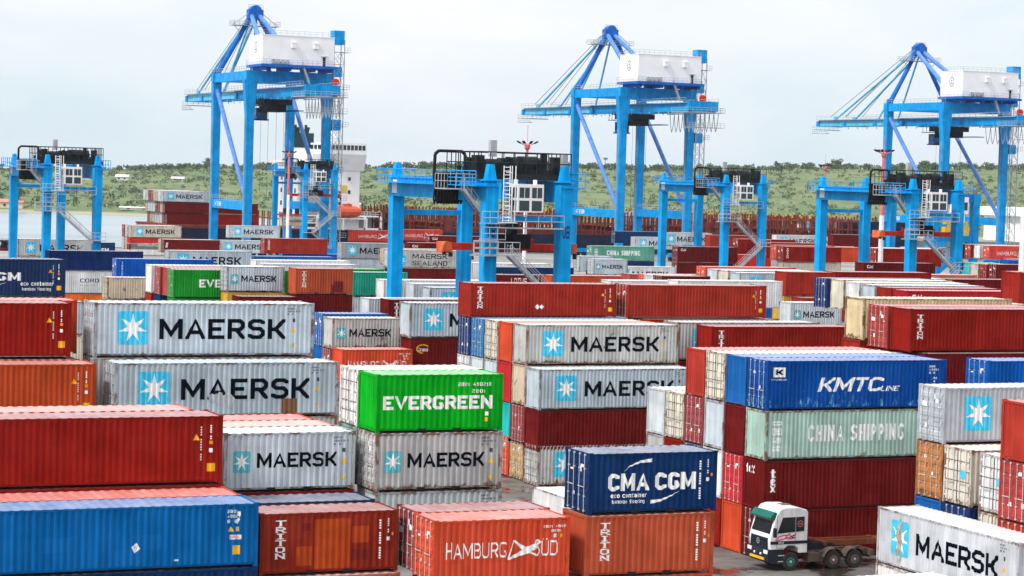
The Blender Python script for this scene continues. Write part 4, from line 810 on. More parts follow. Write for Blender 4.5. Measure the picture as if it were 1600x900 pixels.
# ------------------------------------------------------------------ yard gantries
def rtg():
    WB, SP = 7.3, 23.47; r = empty('yard_gantry', (0, 0, 0)); C, Sg, G = M['craneold'], M['steel'], M['grime']
    for x in (0, WB):
        for y in (0, SP):
            MB().beam((x, y, 1.6), (x, y, 19.4), 1.0, 1.25, 0, 1.2, 1.3).beam((x, y, 19.4), (x, y, 21), 1.2, 1.3).beam((x, y, 21), (x, y, 22.7), 1.0, 1.0, 0, .45, .8).build('leg', C, r)
            bg = MB().box(x - 1.5, x + 1.5, y - .5, y + .5, .9, 1.7, 0)
            for k in (-.9, .9): bg.lathe((x + k, y - .35, .8), 'y', [(0, .5), (.02, .78), (.68, .78), (.7, .5)], 16, 1)
            bg.build('bogie', [C, M['dark']], r)
        MB().box(x - .6, x + .6, .6, SP - .6, 19.4, 21.2).box(x - .75, x + .75, -.8, SP + .8, 21.2, 21.32).build('girder', C, r)
        wk = MB().box(x - (1.7 if x == 0 else .6), x + (1.7 if x else .6), -.8, SP + 1.2, 20.7, 20.8)
        xe = -1.7 if x == 0 else WB + 1.7; wk.rail((xe, -.8, 20.8), (xe, SP + 1.2, 20.8), 1.25, 1.5, .045); wk.rail((-1.7 if x == 0 else WB, SP + 1.2, 20.8), (0 if x == 0 else WB + 1.7, SP + 1.2, 20.8), 1.25, 1, .045); wk.build('girder_walkway', C, r)
    for y in (0, SP):
        MB().box(.5, WB - .5, y - .3, y + .3, 17.6, 18.1).build('tie_beam', C, r)
        MB().box(-1.2, WB + 1.2, y - .45, y + .45, 1.7, 2.6).build('sill_beam', C, r)
    wp = MB().box(.6, WB - .4, -1.1, -.3, 17.0, 17.12).rail((.6, -1.1, 17.12), (WB - .4, -1.1, 17.12), 1.1, 1.2, .035); wp.build('tie_walkway', Sg, r)
    for xx in (0, WB):
        mb = MB()
        for p, m_, lf in Decal().text('08', -.34, .34, 16.2, 17.3, .16).p: mb.poly([(xx + x, -.66 - .003 * lf, z) for x, z in p])
        mb.build('lettering', M['navyink'], r)
    MB().box(-.62, -.6, SP - 1.6, SP - .3, 19.7, 21, 0).build('notice_plate', M['housewhite'], r)
    # trolley at the near end
    t = MB().box(-.9, WB + .9, .6, 8.2, 21.35, 21.9).box(.4, WB - .4, 1.2, 7.6, 21.9, 22.3)
    for k, (x, y, z, l, q) in enumerate(((1.2, 2.2, 22.7, 1.5, .5), (4.6, 2.4, 22.9, 2.0, .62), (6.4, 4.6, 22.8, 1.3, .55), (2.4, 5.4, 22.7, 1.8, .5), (5, 6.2, 22.9, 1.6, .55))): t.lathe((x - l / 2, y, z), 'x', [(0, q * .8), (.1, q), (l - .1, q), (l, q * .8)], 14).box(x - .5, x + .5, y - q, y + q, 22.2, z)
    for x, y, a, b, h in ((.2, 3.4, .8, 1.2, 1.6), (3, 3.8, 1.2, .9, 1.4), (7.2, 2, .7, 1, 1.6), (3.4, 1.4, .5, .7, 1.5), (6.2, 6.8, 1, .8, 1.3), (.9, 6.8, .9, .8, 1.2), (5.6, 1.0, .5, .4, 1.9)): t.box(x - a / 2, x + a / 2, y - b / 2, y + b / 2, 21.9, 21.9 + h)
    q = random.Random(5)
    for k in range(46):
        x, y, z = q.uniform(-.8, WB + .6), q.uniform(.7, 8), q.uniform(21.9, 23.3)
        if k % 3: t.box(x, x + q.uniform(.15, .6), y, y + q.uniform(.15, .5), z - .4, z + q.uniform(0, .3))
        else: t.tube((x, y, z), (x + q.uniform(-1.4, 1.4), y + q.uniform(-1, 1), z + q.uniform(-.7, .5)), .06, 5)
    for k in range(9): x = q.uniform(-.6, WB + .6); t.tube((x, .75, 21.4), (x + q.uniform(-.2, .2), .75, 19.4 + q.random()), .035, 4)
    for y in (.6, 8.2): t.rail((-.9, y, 21.9), (WB + .9, y, 21.9), 1.9, 1.1, .05, 3)
    for x in (-.9, WB + .9): t.rail((x, .6, 21.9), (x, 8.2, 21.9), 1.9, 1.1, .05, 3)
    t.build('trolley', G, r)
    MB().box(1.7, 2.3, 4, 4.6, 23.4, 24.9).box(WB + .2, WB + .75, 1, 1.5, 22, 23.8).build('control_box', Sg, r)
    fc = MB()
    for k in range(18):
        x = -2.6 + (k % 9) * .28; y = 6 + (k // 9) * .9; fc.path([(x, y, 21.9), (x + .05, y - .1, 20.8), (x - .03, y, 19.4), (x + .1, y + .1, 19.0), (x + .18, y, 19.4), (x + .16, y, 21.9)], .085, 5)
    fc.path([(-2.8, 6, 20.4), (-3, 6, 21.6), (-2.95, 6, 23.5), (-2.6, 6, 23.8), (-.3, 6, 23.8), (0, 6, 23.5), (0, 6, 21.8)], .16, 6); fc.build('festoon_cable', M['cable'], r)
    lp = MB().box(-3.6, -.4, 1.2, 4.2, 20.35, 20.45); lp.rail((-3.6, 1.2, 20.45), (-.4, 1.2, 20.45), 1.3, .8, .035); lp.rail((-3.6, 1.2, 20.45), (-3.6, 4.2, 20.45), 1.3, .8, .035); lp.stair((-.2, .6, 18), (-2.2, .6, 20.4), .7); lp.build('access_platform', Sg, r)
    cb = MB().box(2.2, 4.75, -1.2, 1.2, 18.5, 21.0, 0)
    for i in (0, 1):
        for j in (0, 1):
            x, z = 2.38 + i * 1.22, 18.62 + j * 1.16; cb.box(x, x + .98, -1.215, -1.2, z, z + .92, 1); cb.box(2.185, 2.2, -1 + i * 1.05, -.15 + i * 1.05, z, z + .92, 1)
    cb.box(2.4, 2.6, -.2, .2, 21, 21.4).box(4.3, 4.5, -.2, .2, 21, 21.4); cb.box(2.85, 2.9, -1.222, -1.214, 19.78, 20.7, 0).box(4.07, 4.12, -1.222, -1.214, 19.78, 20.7, 0); cb.build('operator_cab', [M['housewhite'], M['glass']], r)
    ld = MB()
    for x in (.95, 1.55, 1.75, 2.1): ld.tube((x, -.9, 17.5), (x, -.9, 22.6), .045, 4)
    for k in range(15): ld.tube((.95, -.9, 17.7 + k * .34), (1.55, -.9, 17.7 + k * .34), .03, 4)
    for k in range(5): ld.tube((.95, -1.4, 18 + k), (1.55, -1.4, 18 + k), .03, 4)
    ld.box(.6, 2.2, -1.4, -.2, 17.5, 17.56); ld.build('cab_ladder', M['housewhite'], r)
    sp = MB().box(-2.0, .4, -1.3, -.7, 14.6, 14.7).rail((-2.0, -1.4, 14.7), (.4, -1.4, 14.7), 1.2, .8, .04); sp.box(-2, 2.4, -1.6, -.6, 14.55, 14.65).rail((-2., -1.6, 14.65), (2.4, -1.6, 14.65), 1.15, .75, .035)
    sp.stair((6.2, -1.6, 10.5), (1.5, -1.6, 14.6), .8).box(5.9, 8.3, -1.6, -.6, 10.4, 10.5).rail((5.9, -1.6, 10.5), (8.3, -1.6, 10.5), 1.1, .8, .035)
    sp.stair((1.5, -2.5, 6.4), (6.2, -2.5, 10.4), .8).box(-.4, 1.6, -2.5, -.6, 6.3, 6.4).stair((6.2, -1.6, 2.6), (1.5, -1.6, 6.3), .8)
    for z in (16, 17.4): sp.box(-1.2, 1.1, -1.3, -.66, z, z + .06).rail((-1.2, -1.3, z), (1.1, -1.3, z), 1.1, .75, .035)
    sp.build('access_stair', Sg, r)
    s = MB().box(-2.5, 9.7, 3.1, 3.5, 14.9, 15.5, 0).box(-2.5, 9.7, 4.6, 5.0, 14.9, 15.5, 0).box(-2.9, -2.4, 2.9, 5.2, 14.6, 15.6, 1).box(9.6, 10.1, 2.9, 5.2, 14.6, 15.6, 1).box(2, 5.4, 2.9, 5.2, 15.1, 16.4, 2).box(1.6, 2.2, 3.1, 5, 15.5, 16, 0).box(5.2, 5.8, 3.1, 5, 15.5, 16, 0)
    s.prism([(-3.3, 14.75), (-2.25, 14.75), (-2.35, 15.35), (-2.6, 15.65), (-2.95, 15.65), (-3.2, 15.3)], 'y', 2.8, 3.6, 1).box(-3.2, -2.95, 2.7, 3, 14.45, 14.75, 2).box(-2.6, -2.3, 2.7, 3, 14.3, 14.7, 2).box(9.7, 10, 2.7, 3, 14.2, 14.7, 2).box(3.6, 4.2, 3.2, 4.9, 16.4, 18.2, 2); s.build('spreader', [M['signal'], M['orange'], G], r)
    rp = MB()
    for x in (2.6, 5):
        for y in (3.3, 4.8): rp.tube((x, y, 15.6), (x, y, 21.4), .03, 4)
    rp.build('hoist_rope', M['cable'], r)
    return r
RL = ['near blue yard gantry marked 08 with red spreader at the photo centre', 'blue yard gantry right of centre with long zigzag stairs', 'blue yard gantry at right with white cab and orange spreader cap', 'blue yard gantry at the far left beside the water', 'small far blue yard gantry in front of the white ship tower', 'far blue gantry frame with yellow spreader behind the right gantry']
g0 = rtg()
for i, (u, v) in enumerate(((81.5, 193.3), (195.0, 357.8), (175.3, 269.3), (73.0, 336.6), (177.3, 533.3))):
    g_ = g0 if i == 0 else copy_tree(g0); g_.location = (u, v, 0); tag(g_, RL[i], 'gantry crane', 'blue gantries straddling the stacks')
    if i: 
        for ch in list(g_.children):
            if ch.name.startswith('lettering'): bpy.data.objects.remove(ch)
            elif ch.name.startswith('spreader') and i in (1, 3): bpy.data.objects.remove(ch)
# small portal crane behind, yellow spreader
p = empty('portal_crane', (297.8, 448, 0)); tag(p, RL[5], 'crane')
for x, y in ((0, 0), (10.5, 0), (0, 18), (10.5, 18)): MB().beam((x, y, 0), (x, y, 20), 1.4, 1.4, 0, 1.7, 1.7).build('leg', M['crane'], p)
MB().box(-6, 11.5, 17.2, 18.8, 18.1, 20.1).build('girder', M['cranedeep'], p); MB().box(-6, 11.5, -.8, .8, 18.1, 20.1).rail((-6, -.8, 20.1), (11, -.8, 20.1), 1.2, 1.4, .05).box(-5, -2, -1, 4, 20.1, 21.5).build('girder', M['cranedeep'], p)
MB().beam((.6, 0, 2), (9.8, 0, 9.5), 1.1, 1.1).box(.6, 10, -.5, .5, 9.2, 10.6).build('brace', M['crane'], p)
MB().box(3.4, 7.2, -2.4, .2, 15.6, 19.4, 0).box(4.6, 6.9, -2.43, -2.4, 16.4, 18.2, 1).box(4.6, 6.4, -2.2, -.6, 13.6, 15.6, 0).build('operator_cab', [M['housewhite'], M['glass']], p)
MB().box(1.5, 7.4, -2, 0, 13.2, 14, 0).box(1.2, 7.8, -2.2, .2, 11.4, 12.6, 0).build('spreader', M['yellowp'], p)
hsp = MB().box(174.4, 180.9, 543, 545.4, 10.1, 10.45, 0).box(175.6, 176.2, 543.4, 545, 10.4, 11.8, 1).box(178.6, 179.2, 543.4, 545, 10.4, 11.8, 1).build('lifting_frame', [M['signal'], M['grime']]); tag(hsp, 'red lifting frame on top of the beige grey hanging container', 'lifting frame')

# ------------------------------------------------------------------ floodlight masts
def mast(u, v, top, label, r0=.34):
    t = empty('floodlight_mast', (u, v, 0)); tag(t, label, 'light mast', 'floodlight masts in the yard')
    h = top * .62; MB().tube((0, 0, 0), (0, 0, h), r0, 10, 0, r0 * .8).build('lower_pole', M['mast'], t); MB().tube((0, 0, h), (0, 0, top - .6), r0 * .8, 10, 0, r0 * .55).build('upper_pole', M['mastred'], t)
    hd = MB().lathe((0, 0, top - 1.2), 'z', [(0, .22), (.25, .42), (.7, .42), (1., .15)], 12)
    for k in range(8): a = k * math.pi / 4; hd.tube((0, 0, top - .7), (math.cos(a) * 1.3, math.sin(a) * 1.3, top - .1), .06, 5)
    hd.tube((0, 0, top), (0, 0, top + 2.5), .04, 4); hd.build('head_ring', M['mastred'], t)
    for k in range(8):
        a = k * math.pi / 4; c, s = math.cos(a), math.sin(a); MB().beam((c * 1.1, s * 1.1, top - .2), (c * 1.65, s * 1.65, top + .08), .34, .18).build('floodlight', M['dark'], t)
mast(161.5, 497.6, 25.2, 'red and white floodlight mast behind the left quay crane leg', .4); mast(141, 320.5, 26.6, 'floodlight mast with red head above the near gantry trolley'); mast(270, 450, 25.6, 'floodlight mast with red head left of the right yard gantry', .3); mast(203, 320.5, 27.2, 'thick white floodlight mast between the legs of the right gantry', .46); mast(222, 505, 23.6, 'small red headed floodlight mast beside the near gantry right leg', .3)
wp = MB().tube((114.9, 160, 0), (114.9, 160, 19.6), .26, 12).box(114.5, 115.3, 159.6, 160.4, 0, .5).build('white_pole', M['mast']); tag(wp, 'thick white pole standing at the right edge of the photo', 'pole')

# ------------------------------------------------------------------ truck, chassis, worker
def truck():
    t = empty('tractor_truck', (65.95, 114.55, 0)); tag(t, 'white tractor truck with green sun visor and pink stripes beside the maroon stack', 'truck')
    Wt = M['truckwhite']; B = M['truckdark']
    prof = [(.12, .95), (.06, 1.7), (.12, 2.05), (.40, 3.0), (.48, 3.22), (.72, 3.50), (1.05, 3.60), (1.9, 3.58), (2.38, 3.44), (2.5, 3.30), (2.5, .98), (1.95, .98), (1.9, 1.25), (1.6, 1.42), (1.2, 1.42), (.98, 1.2), (.95, .95)]
    c = MB(); c.prism(prof, 'y', .06, 2.44); cab = c.build('cab', Wt, t); bv = cab.modifiers.new('bevel', 'BEVEL'); bv.width = .05; bv.segments = 3; bv.limit_method = 'ANGLE'; bv.angle_limit = .6
    MB().poly([(.135, .2, 2.1), (.135, 2.3, 2.1), (.415, 2.22, 3.02), (.415, .28, 3.02)]).build('windscreen', M['truckglass'], t).location = (-.014, 0, .002); MB().poly([(.340, .26, 2.80), (.340, 2.24, 2.80), (.398, 2.24, 3.0), (.398, .26, 3.0)]).build('curtain_fringe', plain('fringe_orange', (.42, .12, .03), .7, 0, .5, 14), t).location = (-.022, 0, .002)
    MB().prism([(.10, 2.92), (.36, 2.90), (.52, 3.26), (.46, 3.33), (.34, 3.34), (.08, 3.02)], 'y', .1, 2.4).build('sun_visor', M['truckgreen'], t)
    MB().prism([(.52, 2.14), (1.66, 2.2), (1.66, 3.04), (.86, 3.04)], 'y', .046, .056).build('side_window', M['truckglass'], t); MB().prism([(1.72, 2.2), (2.26, 2.24), (2.26, 3.06), (1.72, 3.04)], 'y', .046, .056).build('side_window', M['truckglass'], t)
    e = MB()
    for q in _strip([(1.99 + .17 * math.cos(k * .785), 2.66 + .17 * math.sin(k * .785)) for k in range(9)], .035): e.poly([(x, .042, z) for x, z in q])
    for q in _strip([(1.90, 2.66), (2.08, 2.66)], .05): e.poly([(x, .041, z) for x, z in q])
    e.build('window_sticker', M['mastred'], t)
    dl = MB().box(.50, .515, .052, .062, 1.3, 3.1).box(1.68, 1.695, .052, .062, 1.3, 3.1).box(.5, 1.7, .052, .062, 1.295, 1.31); dl.build('door_seam', M['dark'], t); MB().box(1.48, 1.62, .03, .056, 1.86, 1.92).build('door_handle', M['dark'], t)
    for y in (.7, 1.7): MB().tube((.105, y, 2.1), (.20, y + .35, 2.32), .014, 4).build('wiper', M['dark'], t)
    MB().tube((2.6, .5, 1.0), (2.62, .5, 3.2), .07, 8).build('exhaust_stack', M['truckgrime'], t)
    for k in range(3): MB().path([(2.5, 1.0 + k * .12, 1.7), (2.7, 1.0 + k * .12, 1.35), (3.0, 1.05 + k * .12, 1.5), (3.3, 1.1 + k * .1, 1.1)], .025, 5).build('air_hose', M['redink'] if k == 1 else M['dark'], t)
    MB().box(.10, 2.502, .050, .058, 1.52, 1.70).build('side_band', B, t)
    pk = MB(); 
    for ln in ([(.42, 1.74), (.62, 1.95), (.95, 2.03), (1.25, 2.02)], [(.5, 1.74), (.85, 1.80), (1.4, 1.92), (1.75, 2.1)], [(1.0, 1.84), (1.3, 2.10), (1.42, 1.94), (1.7, 2.04)], [(1.2, 1.8), (1.5, 1.84), (1.72, 1.9)]):
        for j, q in enumerate(_strip(ln, .06)): pk.poly([(x, .052 - .0015 * j, z) for x, z in q])
    pk.build('stripe', plain('truck_pink_stripe', (.62, .03, .12), .4), t)
    d2 = Decal().text('2040', .60, .95, 1.56, 1.66, .2); lm = MB()
    for p, m_, lf in d2.p: lm.poly([(x, .044 - .002 * lf, z) for x, z in p])
    lm.build('lettering', M['white'], t)
    gr = MB().prism([(.0, 1.22), (.05, 1.86), (.09, 1.86), (.07, 1.22)], 'y', .3, 2.2)
    for k in range(6): z = 1.3 + k * .09; gr.box(-.02 + k * .006, .05, .36, 2.14, z, z + .03)
    gr = gr.build('grille', B, t)
    st = MB().lathe((-.03, 1.25, 1.6), 'x', [(0, .15), (.02, .15)], 18)
    st = MB()
    for q in _strip([(math.cos(k * math.pi / 8) * .15, math.sin(k * math.pi / 8) * .15) for k in range(17)], .03): st.poly([(-.03, 1.25 + a, 1.6 + b) for a, b in q])
    for k in range(3): a = math.pi / 2 + k * 2.0944; st.poly([(-.032, 1.25 + math.cos(a) * .15, 1.6 + math.sin(a) * .15), (-.032, 1.25 + math.cos(a + 2.0) * .03, 1.6 + math.sin(a + 2.0) * .03), (-.032, 1.25 + math.cos(a - 2.0) * .03, 1.6 + math.sin(a - 2.0) * .03)])
    st.build('emblem', M['barsteel'], gr)
    MB().prism([(-.02, .55), (-.06, .95), (.0, 1.24), (.95, 1.24), (.95, .5), (.2, .42)], 'y', .05, 2.45).build('bumper', B, t)
    for y in (.34, 2.16): MB().box(-.055, .0, y - .22, y + .22, .98, 1.18).build('headlight', M['white'], t)
    for y in (.85, 1.55): MB().lathe((-.10, y, .92), 'x', [(0, .06), (.06, .08)], 10).build('fog_lamp', M['white'], t)
    MB().box(-.09, -.03, .45, 2.05, .60, .74).build('number_plate', M['yellow'], t)
    ms = MB().tube((.25, .0, 2.3), (.2, -.22, 2.35), .02, 5).box(.12, .26, -.34, -.16, 1.98, 2.5).build('mirror', B, t)
    for z in (.52, .86): MB().box(.62, 1.0, .02, .1, z, z + .05).build('cab_step', M['barsteel'], t)
    MB().box(1.35, 1.9, 1.0, 1.6, 3.59, 3.63).build('roof_hatch', plain('roof_hatch_brown', (.16, .12, .09), .6), t); MB().tube((.5, .6, 1.98), (.42, .8, 2.12), .015, 4).build('wiper', M['dark'], t)
    ch = MB().box(2.3, 7.0, .75, .93, .72, .98).box(2.3, 7.0, 1.55, 1.73, .72, .98).box(2.6, 3.35, .1, .75, .45, .95).box(3.45, 3.95, .2, .8, .5, 1.0).box(6.9, 7.1, .3, 2.2, .6, .95)
    ch.build('chassis', M['truckgrime'], t); MB().prism([(2.75, 1.0), (4.3, 1.0), (4.9, 1.2), (4.7, 1.34), (3.4, 1.36), (3.1, 1.6), (2.75, 1.62)], 'y', .95, 1.6).build('fifth_wheel', M['grime'], t)
    for x in (1.42, 4.22, 5.98 - .35):
        for y in (.0, 2.15):
            w = MB().lathe((x, y, .52), 'y', [(0, .30), (.0, .48), (.06, .52), (.28, .52), (.34, .48), (.34, .3)], 24, 0).build('wheel', M['tyre'], t)
            ym = y - .004 if y == 0 else y + .344
            rm = MB().lathe((x, ym, .52), 'y', [(0, .29), (.02 if y == 0 else -.02, .22), (.1 if y == 0 else -.1, .18)], 20, 0).lathe((x, y - .03 if y == 0 else y + .3, .52), 'y', [(0, .07), (.08, .11)], 12, 1)
            for k in range(10): a = k * .628; rm.lathe((x + .2 * math.cos(a), ym - .006, .52 + .2 * math.sin(a)), 'y', [(0, .018), (.03, .02)], 6, 1)
            rm.build('rim', [M['truckgreen'] if x < 2 else M['truckgrime'], M['barsteel']], w)
        if x > 2:
            f = MB(); pts = [(x + .66 * math.cos(a), .54 + .66 * math.sin(a)) for a in [math.radians(k) for k in range(15, 166, 15)]]
            for a, b in zip(pts, pts[1:]): f.prism([a, b, (b[0], b[1] - .03), (a[0], a[1] - .03)], 'y', -.02, .6); f.prism([a, b, (b[0], b[1] - .03), (a[0], a[1] - .03)], 'y', 1.9, 2.5)
            f.build('mudguard', M['truckgrime'], t)
M['truckwhite'] = paint('truck_white', (.72, .71, .70), .05, .12, .3, .12, None, False, .5); M['truckdark'] = plain('truck_dark_trim', (.022, .026, .036), .45); M['truckglass'] = plain('truck_glass', (.014, .017, .018), .08, 0, .3, 2, .35); M['truckgreen'] = plain('truck_green', (.012, .12, .095), .35); M['truckgrime'] = paint('truck_grime', (.09, .065, .05), .5, .4, .8, .4); M['tyre'] = plain('tyre_rubber', (.035, .032, .030), .85)
truck()
tl = empty('trailer_chassis', (69.9, 115.0, 0)); tag(tl, 'empty rust orange skeletal trailer behind the white truck', 'trailer')
MB().box(0, 11.6, .72, .86, 1.14, 1.46).box(0, 11.6, 1.56, 1.70, 1.14, 1.46).build('main_beam', M['trailerrust'] if 'trailerrust' in M else M.setdefault('trailerrust', paint('trailer_rust_orange', (.17, .052, .024), .6, .2, .7)), tl)
for x in (.1, 4, 8, 11.4): MB().box(x, x + .14, .3, 2.15, 1.2, 1.44).build('cross_beam', M['trailerrust'], tl)
for x in (8.6, 9.9):
    for y in (.05, 2.1): w = MB().lathe((x, y, .52), 'y', [(0, .3), (0, .48), (.06, .52), (.28, .52), (.34, .48), (.34, .3)], 20).build('wheel', M['tyre'], tl)
MB().box(8.2, 10.3, .5, 2.0, .7, 1.3).build('axle_frame', M['truckgrime'], tl)
def person(u, v, z, label, shirt, trousers):
    pts = [(0, 0, .93), (0, 0, 1.18), (0, 0, 1.42), (0, .02, 1.52), (0, .03, 1.64), (0, .03, 1.74), (.09, 0, .88), (.11, .02, .48), (.12, 0, .08), (.12, -.14, .04), (-.09, 0, .88), (-.12, .05, .48), (-.15, .06, .08), (-.15, -.08, .04), (.20, 0, 1.40), (.27, -.03, 1.12), (.25, -.16, .90), (-.20, 0, 1.40), (-.30, -.02, 1.13), (-.34, -.14, .92)]
    eds = [(0, 1), (1, 2), (2, 3), (3, 4), (4, 5), (0, 6), (6, 7), (7, 8), (8, 9), (0, 10), (10, 11), (11, 12), (12, 13), (2, 14), (14, 15), (15, 16), (2, 17), (17, 18), (18, 19)]
    rad = [.15, .14, .16, .065, .10, .085, .10, .075, .05, .045, .10, .075, .05, .045, .07, .05, .04, .07, .05, .04]
    me = bpy.data.meshes.new('person'); me.from_pydata(pts, eds, []); o = link('person', me); o.location = (u, v, z); o.rotation_euler = (0, 0, .5); tag(o, label, 'person')
    o.modifiers.new('skin', 'SKIN'); 
    for i, sv in enumerate(me.skin_vertices[0].data): sv.radius = (rad[i], rad[i] * .8); sv.use_root = i == 0
    sb = o.modifiers.new('sub', 'SUBSURF'); sb.levels = sb.render_levels = 1; me.materials.append(plain('person_skin', (.10, .055, .035), .6))
    MB().lathe((0, .0, 1.0), 'z', [(0, .19), (.2, .19), (.42, .21), (.47, .12), (.50, .08)], 14).build('shirt', plain('shirt_' + label[:6], shirt, .8), o)
    q = MB()
    for a, b, r1, r2 in (((.09, 0, .98), (.115, .02, .5), .125, .10), ((.115, .02, .5), (.125, 0, .1), .10, .075), ((-.09, 0, .98), (-.12, .05, .5), .125, .10), ((-.12, .05, .5), (-.15, .06, .1), .10, .075)): q.tube(a, b, r1, 10, 0, r2)
    q.lathe((0, 0, .88), 'z', [(0, .12), (.08, .2), (.16, .195)], 12).build('trousers', plain('trousers_' + label[:6], trousers, .8), o); MB().lathe((0, .03, 1.70), 'z', [(0, .11), (.06, .11), (.11, .06), (.125, .01)], 12).build('hair', M['dark'], o)
person(182.9, 268.0, 10.5, 'worker in pale shirt and dark blue trousers on the right gantry stair landing', (.55, .50, .48), (.02, .03, .10))

# ------------------------------------------------------------------ haze
hz = MB().box(-5200, 6200, -3200, 8200, -8, 70).build('haze', None); tag(hz, kind='stuff')
hm_ = bpy.data.materials.new('haze'); hm_.use_nodes = True; nt = hm_.node_tree; nt.nodes.clear(); o_ = nt.nodes.new('ShaderNodeOutputMaterial'); v_ = nt.nodes.new('ShaderNodeVolumePrincipled')
v_.inputs['Color'].default_value = (.90, .95, 1, 1); v_.inputs['Density'].default_value = .00003; v_.inputs['Anisotropy'].default_value = 0; nt.links.new(v_.outputs[0], o_.inputs['Volume']); hz.data.materials.clear(); hz.data.materials.append(hm_)
